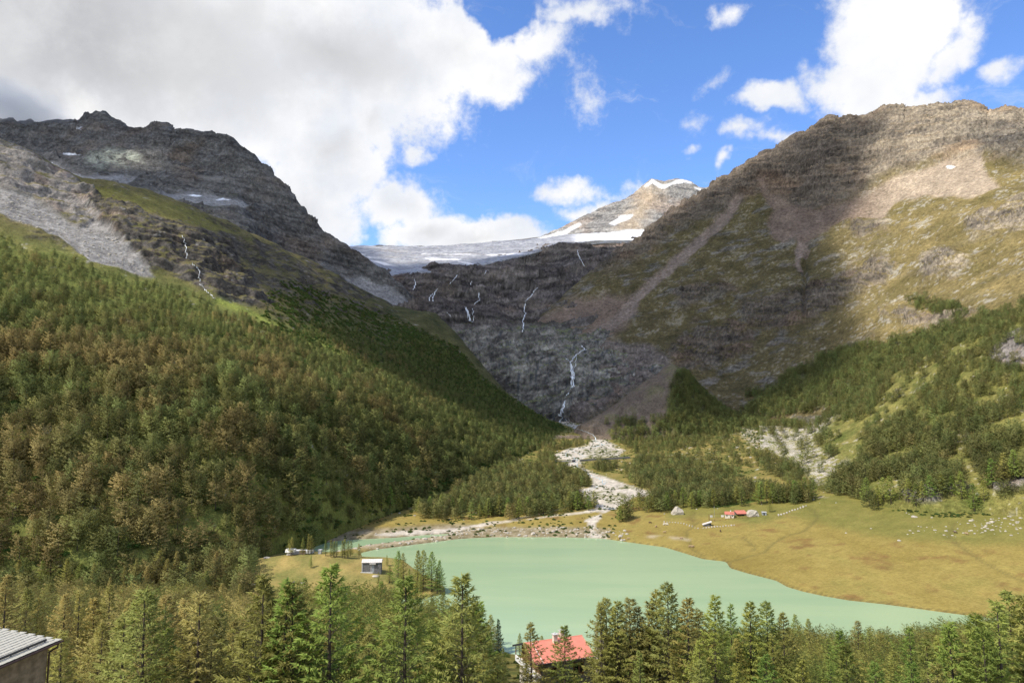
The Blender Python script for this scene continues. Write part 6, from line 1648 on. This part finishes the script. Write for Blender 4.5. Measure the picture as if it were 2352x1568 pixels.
big_boulder([(-98*u_, -1), (-95*u_, 20*u_), (-70*u_, 60*u_), (-15*u_, 130*u_), (10*u_, 128*u_), (88*u_, 78*u_), (98*u_, 50*u_), (88*u_, -1)], 9.0, fz(250, 308), 'house-sized pointed pale boulder at the wood edge left of the farm')
big_boulder([(-80*u_, -1), (-88*u_, 40*u_), (-50*u_, 92*u_), (10*u_, 100*u_), (60*u_, 92*u_), (85*u_, 60*u_), (95*u_, 10*u_), (70*u_, -1)], 9.0, fz(1412, 335), 'huge rounded grey boulder at the right end of the red-roofed shed')
sp_ = pick(*fz(1582, 312), [G])[0]
sd = thing('small_shed', 'small grey flat-roofed shed standing right of the huge boulder', 'shed', (float(sp_[0]) - 34 * sF, float(sp_[1]), float(sp_[2]) - .1), R_(-10))
MB().box(0, 62 * sF, 0, 4, -.5, 46 * sF).build('wall', M_GREY, sd); MB().box(-.3, 62 * sF + .3, -.4, 4.3, 46 * sF, 46 * sF + .18).build('roof', M_CONC, sd)
MB().box(1.0, 2.2, -.05, .02, 0, 2.1).build('door', M_DARK, sd)
lp = pick(*fz(625, 490), [G])[0]
ls = thing('lean_to_shelter', 'low stone shelter with a slanting slab roof below the farm', 'shelter', (float(lp[0]), float(lp[1]), float(lp[2]) - .1), R_(-6))
MB().prism([(0, -.5), (85 * sF, -.5), (105 * sF, 60 * sF), (0, 24 * sF)], 0, 3.6, 'y').build('wall', M_DARKSTONE, ls)
MB().prism([(-10 * sF, 22 * sF), (122 * sF, 66 * sF), (122 * sF, 76 * sF), (-10 * sF, 32 * sF)], -.6, 4.0, 'y').build('roof_slab', M_SLAB, ls)
MB().box(88 * sF, 112 * sF, -.1, .3, -.5, 52 * sF).build('doorway', M_DARK, ls)
for (a, b2, w, h, m, lab, nm) in ((960, 342, 36, 26, M_WHITE, 'white storage tank at the left corner of the farmhouse', 'storage_tank'), (756, 345, 34, 24, M_CONC, 'pale stone trough inside the fenced farm garden', 'trough')):
    p0 = pick(*fz(a, b2), [G])[0]
    t_ = thing(nm, lab, nm.replace('_', ' '), (float(p0[0]) - w * sF / 2, float(p0[1]), float(p0[2])))
    MB().box(0, w * sF, 0, 1.6, -.3, h * sF).build('body', m, t_, .08); MB().box(-.08, w * sF + .08, -.08, 1.68, h * sF, h * sF + .12).build('rim', M_CONC, t_)
# garden fence: posts and rails
fence = thing('wooden_fence', 'low dark wooden fence around the green farm garden', 'fence', (0, 0, 0))
fpts = [fz(*q) for q in [(982,288),(930,292),(880,298),(820,306),(760,316),(706,326),(706,352),(708,380),(735,394),(770,404),(830,406),(900,402),(970,394),(1040,384),(1100,374),(1190,358),(1260,362),(1330,362),(1400,354),(1490,342)]]
fw = [pick(u, v, [G])[0] for u, v in fpts]
pm = MB().box(-.11, .11, -.11, .11, -.3, 1.5).mesh('post', M_WOOD)
for k, q in enumerate(fw):
    o = bpy.data.objects.new('post', pm); col.objects.link(o); o.parent = fence; o.location = tuple(q)
for a, b2 in zip(fw[:-1], fw[1:]):
    for h in (.65, 1.2):
        MB().tube([tuple(a + [0, 0, h]), tuple(b2 + [0, 0, h])], .07, 4).build('rail', M_WOOD, fence)
mast = pick(*fz(800, 350), [G])[0]
ms = thing('flagpole', 'thin bare pole standing in the farm garden', 'pole', tuple(mast)); MB().tube([(0, 0, -.3), (0, 0, 9.5)], .11, 6).build('pole', M_GREY, ms); MB().tube([(0, 0, 9.4), (0, 0, 9.8)], .18, 6).build('finial', M_WHITE, ms)
# dry stone walls: single stones as parts
def stone_wall(name_label, pts, n, wmin, wmax, seed):
    rng = random.Random(seed); w = thing('stone_wall', name_label, 'wall', (0, 0, 0), 0, 'dry stone walls by the farm')
    pts = np.array(pts); L_ = np.concatenate([[0], np.cumsum(np.hypot(*np.diff(pts, axis=0).T))])
    for k in range(n):
        s = (k + rng.random()) / n * L_[-1]; u = np.interp(s, L_, pts[:, 0]); v = np.interp(s, L_, pts[:, 1]) + rng.uniform(-.6, .6)
        q = pick(u, v, [G]); 
        if q is None: continue
        o = bpy.data.objects.new('stone', ROCKS[rng.randrange(6)]); col.objects.link(o); o.parent = w; r_ = rng.uniform(wmin, wmax); o.location = tuple(q[0] + [0, 0, r_ * .35]); o.scale = (r_ * 1.2, r_, r_); o.rotation_euler = (rng.uniform(-.4, .4), rng.uniform(-.4, .4), rng.uniform(0, 6.28))
stone_wall('long low stone wall climbing right of the farm shed', [fz(*q) for q in [(1800,322),(1880,300),(1960,276),(2040,240),(2120,218),(2200,190),(2255,165)]], 46, .55, 1.0, 1)
stone_wall('broken stone wall left of the slanting stone shelter', [fz(*q) for q in [(0,422),(120,424),(230,434),(330,450),(420,475),(480,500),(560,522)]], 38, .4, .75, 2)
stone_wall('ruined stone wall on the slope right of the slanting shelter', [fz(*q) for q in [(620,520),(700,512),(790,502),(860,496),(930,492),(990,480),(1060,480),(1140,468)]], 42, .4, .85, 3)
# cattle
def cow_mesh():
    import bmesh
    me = bpy.data.meshes.new('cow_frame')
    sk = [(-.75,0,1.15,.33,.36),(-.3,0,1.12,.40,.42),(.25,0,1.12,.40,.42),(.65,0,1.2,.32,.36),(.98,0,1.38,.2,.24),(1.2,0,1.28,.15,.17),(1.5,0,1.05,.09,.1)]
    vs = [s[:3] for s in sk]; ed = [(i, i + 1) for i in range(6)]; rad = [s[3:] for s in sk]
    for bx_, at_ in ((-.72, 0), (.62, 3)):
        for sy in (-.22, .22):
            b = len(vs); dz = .06 if bx_ < 0 else 0
            vs += [(bx_, sy, .85), (bx_ - dz * 1.2, sy, .45), (bx_ + dz * .5, sy, 0.02)]; rad += [(.17, .17), (.085, .085), (.07, .07)]; ed += [(at_, b), (b, b + 1), (b + 1, b + 2)]
    b = len(vs); vs += [(-1.0, 0, 1.05), (-1.06, 0, .6)]; rad += [(.05, .05), (.04, .04)]; ed += [(0, b), (b, b + 1)]
    for sy in (-1, 1):
        b = len(vs); vs += [(1.12, sy * .2, 1.45)]; rad += [(.045, .045)]; ed += [(5, b)]
    me.from_pydata(vs, ed, []); o = bpy.data.objects.new('cow_frame', me); col.objects.link(o)
    m = o.modifiers.new('s', 'SKIN'); o.modifiers.new('ss', 'SUBSURF').levels = 1
    for i, r_ in enumerate(rad): me.skin_vertices[0].data[i].radius = r_
    me.skin_vertices[0].data[1].use_root = True
    dg = bpy.context.evaluated_depsgraph_get(); out = bpy.data.meshes.new_from_object(o.evaluated_get(dg)); bpy.data.objects.remove(o); out.name = 'cow'
    out.materials.clear(); return out
cow0 = cow_mesh()
M_COW = {k: flat_mat('hide_' + k, c, .85, .2, 1.5) for k, c in (('white', (.68, .63, .55)), ('tan', (.42, .29, .17)), ('brown', (.10, .06, .04)))}
COWS = [(1524.8,1206,'white',.2,'white cow grazing above the meadow slope, left one of a pair'),(1533.5,1206,'white',2.9,'white cow grazing above the meadow slope, right one of a pair'),(1504,1211,'tan',.6,'tan cow left of the two white cows'),(1491,1202,'brown',3.0,'brown cow at the bushes by the stony stream mouth'),
    (1529,1224,'tan',.3,'tan cow lying alone below the two white cows'),(1654,1221,'brown',1.2,'dark brown cow alone on the meadow below the slanting shelter'),(1567,1238,'tan',3.3,'tan cow near the sandy patch by the lake'),(1582,1257,'tan',.1,'tan cow by the lakeshore, left one of two'),(1590,1257.5,'tan',.5,'tan cow by the lakeshore, right one of two'),
    (1421,1238,'brown',1.4,'brown cow standing at the waterline near the stream mouth'),(1442,1239,'tan',.2,'tan cow near the waterline right of the brown one'),(2193,1225,'brown',2.4,'dark brown cow among white stones on the right meadow'),(2222,1228,'tan',1.9,'tan cow among white stones on the right meadow')]
cmesh = {}
for u, v, c, a, lab in COWS:
    q = pick(u, v, [G])
    if q is None: continue
    if c not in cmesh: cmesh[c] = cow0.copy(); cmesh[c].name = 'cow'; cmesh[c].materials.append(M_COW[c])
    o = link('cow', cmesh[c]); o.location = tuple(q[0] - [0, 0, .03]); o.rotation_euler = (0, 0, a); o.scale = (1.25,) * 3
    set_props(o, lab, 'cow', 'cattle grazing by the lake')

# ---- boulders on the right meadow ------------------------------------------------
zb = lambda x, y: (1894.9 + x * .19433, 1119.7 + y * .19433)
BL = [(1055,352,72),(965,300,24),(1015,314,22),(1265,356,28),(1103,458,20),(1128,464,22),(1212,468,20),(1260,464,14),(1028,510,34),(1125,514,34),(1165,508,16),(1042,538,26),(985,553,24),(1305,505,42),(1298,528,14),(1445,463,30),(1448,516,48),(1412,562,36),(1500,567,30),(1530,580,16),(1460,580,14),(1568,487,26),(1525,514,26),(1630,538,30),(1725,510,36),(1770,544,28),(1870,532,34),(1815,508,18),(1745,395,48),(1700,424,36),(1760,432,20),(1935,412,22),(1920,514,36),(557,485,26),(262,537,28),(880,630,48),(2022,546,16),(2195,566,40),(2040,458,28),(2080,500,18),(2225,385,36),(2200,428,30),(2335,362,44),(2110,412,24),(2060,362,30),(1580,408,14),(1610,430,20),(2255,478,26),(2140,500,16),(2190,346,50),(2240,280,60),(2150,455,14),(2300,402,26),(1980,370,18),(1880,380,14)]
BCNT = {}
for k, (x, y, w) in enumerate(sorted(BL)):
    u, v = zb(x, y)
    size = 'large' if w > 40 else 'medium-sized' if w > 24 else 'small'
    where = 'under the wooded ledge' if y < 330 and x < 1400 else 'of the stony patch left of the cows' if 950 < x < 1500 else 'beside the two right meadow cows' if 1500 <= x < 1900 else 'of the stony slope right of the cows' if x >= 1900 else 'alone on the open golden meadow'
    if (x, y) == (557, 485): lab = 'small pale stone on the green upper meadow, middle of three lone stones'
    elif (x, y) == (262, 537): lab = 'small pale stone on the open meadow, nearest the farm'
    elif (x, y) == (880, 630): lab = 'pale flat stone lowest on the golden meadow'
    elif (x, y) == (1055, 352): lab = 'largest pale boulder under the wooded ledge of the right meadow'
    else:
        band = 'upper' if y < 420 else 'middle' if y < 500 else 'lower'
        key = (size, where, band); BCNT[key] = BCNT.get(key, 0) + 1
        lab = f'{ORD[BCNT[key] - 1]} {size} stone from the left, {band} row {where}'
    boulder(u, v, w * .19433 * .95, lab, 'stones on the right meadow', .85, k=k)
zA = lambda x, y: (1148.4 + x * .12207, 1406.8 + y * .12207)
for (x, y, w, lab) in ((1815,790,60,'flat white boulder at the right eave of the chalet'),(1880,800,60,'round pale boulder right of the chalet roof'),(1945,930,150,'large cream boulder between chalet and dark spruce'),(2000,760,60,'small pale boulder above the large cream one')):
    u, v = zA(x, y); p0 = unproj(u, v, 133.0 if y < 820 else 126.0); z0 = GROUNDZ(p0[0], p0[1]); r_ = w * .12207 * p0[1] / F / 2
    o = bpy.data.objects.new('boulder', ROCKS[int(x) % 6]); col.objects.link(o); o.location = (p0[0], p0[1], p0[2] - r_ * .2); o.scale = (r_ * 1.1, r_ * 1.1, max(r_, (p0[2] - z0) * .75)); set_props(o, lab, 'boulder', 'boulders beside the chalet')
BG = [(610,1282,16),(575,1344,14),(668,1337,15),(693,1340,12),(773,1303,10),(795,1366,12),(860,1325,18)]
for i, (u, v, w) in enumerate(BG):
    boulder(u, v, w, f'{ORD[i]} rock outcrop from the left on the hut pasture', 'rocks on the hut pasture', .5, k=i)
# loose blocks too many to count
def scree(name, L, spacing, dens, smin, smax, seed, tags=None):
    Pq, Uq, Vq, rng = sample_layer(L, spacing, dens, seed)
    return scatter(name, Pq, rng.uniform(smin, smax, len(Pq)) * rng.uniform(.6, 1, len(Pq)) ** 2, np.zeros(len(Pq)), lib3, seed)
lib3 = bpy.data.collections.new('rock_models')
for k in range(4):
    lib3.objects.link(bpy.data.objects.new('block', rock_mesh(40 + k, M_BOULDER, .7, 1)))
def dens_rk(P_, U_, V_, N_):
    n1 = fbm(P_ / 16.0 + 18, 3)
    w = sm(-sdist(U_, V_, FIELD), -8, 8) * .5 * sm(n1, -.15, .2)
    w = np.maximum(w, sm(-sdist(U_, V_, [zb(*q) for q in [(1650,400),(2000,340),(2200,260),(2600,200),(2600,520),(2100,540),(1700,520)]]), -4, 4) * .10)
    w = np.maximum(w, (sm(-sdist(U_, V_, RIVER), -4, 2)) * .04)
    lk = sdist(P_[:, 0], P_[:, 1], lake_w)
    w = np.maximum(w, (P_[:, 1] > 540) * (U_ < 1440) * (U_ > 700) * (lk < 30) * .22)
    w = np.maximum(w, (P_[:, 1] > 660) * (V_ < 1215) * .035 * sm(n1, 0, .25))
    return w * (lk > .3)
scree('loose_rocks', G, 2.2, dens_rk, .6, 2.4, 31)
def dens_rb(P_, U_, V_, N_):
    return np.maximum(sm(-sdist(U_, V_, SCREE), -3, 3) * .30, sm(-sdist(U_, V_, CRAG), -3, 3) * .05)
scree('scree_blocks', B, 3.6, dens_rb, .6, 2.6, 32)
def dens_rs(P_, U_, V_, N_):
    return np.maximum(sm(-sdist(U_, V_, FIELD), -8, 8) * .45 * sm(fbm(P_ / 16.0 + 18, 3), -.2, .15), .012 * sm(fbm(P_ / 30.0 + 8, 3), -.1, .2))
scree('slope_boulders', S, 2.6, dens_rs, .6, 2.4, 33)

# ---- water works and the weir -----------------------------------------------------
ip = pick(737, 1271, [G])[0]
wk = thing('intake_building', 'low white concrete intake works at the outlet of the side lake', 'waterworks', (float(ip[0]), float(ip[1]), max(float(ip[2]), .4)), R_(-4))
si = float(ip[1]) / F * .1465
MB().box(-520 * si, -130 * si, 0, 5, -2.5, 1.6).build('basin_wall', M_CONC, wk)
MB().prism([(-5, 1.6), (-1, 1.6), (-1, 3.4), (-4, 3.4)], -500 * si, -360 * si).build('screen_house', M_WHITE, wk)
MB().box(-300 * si, -210 * si, -2.5, -1, -2, 2.4).build('machine_house', M_TAN, wk)
MB().box(-20 * si, 22 * si, -1, 1, -2.5, 58 * si).build('gauge_tower', M_CONC, wk)
MB().box(-26 * si, 28 * si, -1.3, 1.3, 58 * si, 64 * si).build('tower_cap', M_WHITE, wk)
rl = thing('railing', 'grey metal railing along the intake walkway', 'railing', (float(ip[0]), float(ip[1]), max(float(ip[2]), .4)), R_(-4))
for k in range(9):
    MB().tube([(-130 * si + k * 1.3 - 1, .5, -1), (-130 * si + k * 1.3 - 1, .5, 2.6)], .06, 4).build('post', M_GREY, rl)
MB().tube([(-130 * si - 1, .5, 2.55), (-130 * si + 9.4, .5, 2.55)], .06, 4).build('rail', M_GREY, rl)
def wall_along(nm, lab, cat, pts, h, w, mat, dz=-.8, part='wall_segment'):
    t_ = thing(nm, lab, cat, (0, 0, 0)); Q = [pick(u, v, [G])[0] for u, v in pts]
    for a, b2 in zip(Q[:-1], Q[1:]):
        d = (b2 - a)[:2]; d = d / np.hypot(*d); n_ = np.array([-d[1], d[0]]) * w / 2
        vs = [(a[0] - n_[0], a[1] - n_[1], a[2] + dz), (b2[0] - n_[0], b2[1] - n_[1], b2[2] + dz), (b2[0] + n_[0], b2[1] + n_[1], b2[2] + dz), (a[0] + n_[0], a[1] + n_[1], a[2] + dz)]
        vs += [(x, y, z - dz + h) for x, y, z in vs]
        MB().add(vs, [(3, 2, 1, 0), (4, 5, 6, 7), (0, 1, 5, 4), (1, 2, 6, 5), (2, 3, 7, 6), (3, 0, 4, 7)]).build(part, mat, t_)
    return t_
w1 = wall_along('weir', 'long grey stone weir across the gravel river below the gorge', 'weir', [zr([(x, y)])[0] for x, y in [(1100,640),(1180,634),(1260,628),(1350,624),(1440,618),(1520,613),(1605,607)]], 2.6, 2.4, M_DARKSTONE)
wall_along('weir', 'short pale stone weir left of the gap in the river wall', 'weir', [zr([(x, y)])[0] for x, y in [(850,640),(900,642),(960,644),(1020,646)]], 1.6, 2.0, M_RUBBLE)
gp0 = pick(*zr([(1032, 648)])[0], [G])[0]
sg = thing('sluice_gate', 'dark sluice gate in the gap of the river weir', 'sluice', tuple(gp0), 0); MB().box(-3.2, 1.6, -.6, .6, -.8, 3.4).build('gate', M_DARK, sg); MB().box(-3.6, 2.0, -.8, .8, 3.4, 3.9).build('deck', M_CONC, sg)
b0 = pick(*zr([(1335, 1138)])[0], [G])[0]; b1 = pick(*zr([(1478, 1150)])[0], [G])[0]
bd = thing('footbridge', 'small wooden footbridge with railings over the stream', 'bridge', (float(b0[0]), float(b0[1]), float(min(b0[2], b1[2])) + .5), math.atan2(b1[1] - b0[1], b1[0] - b0[0]))
bl_ = float(np.hypot(*(b1 - b0)[:2]))
MB().box(0, bl_, -1, 1, .5, .8).build('deck', M_GREY, bd); MB().box(bl_ * .42, bl_ * .55, -1.1, 1.1, -1.2, .5).build('pier', M_DARK, bd)
for s in (-.95, .95):
    MB().tube([(0, s, 1.7), (bl_, s, 1.7)], .06, 4).build('handrail', M_GREY, bd)
    for k in range(6): MB().tube([(k * bl_ / 5, s, .7), (k * bl_ / 5, s, 1.7)], .06, 4).build('post', M_GREY, bd)
print('verts', sum(L.nr * L.nc for L in LAYERS), 'tris', sum(sum(len(p.vertices) - 2 for p in m.polygons) * max(1, m.users) for m in bpy.data.meshes if m.users and len(m.polygons) < 20000) + sum(2 * len(m.polygons) for m in bpy.data.meshes if len(m.polygons) >= 20000))
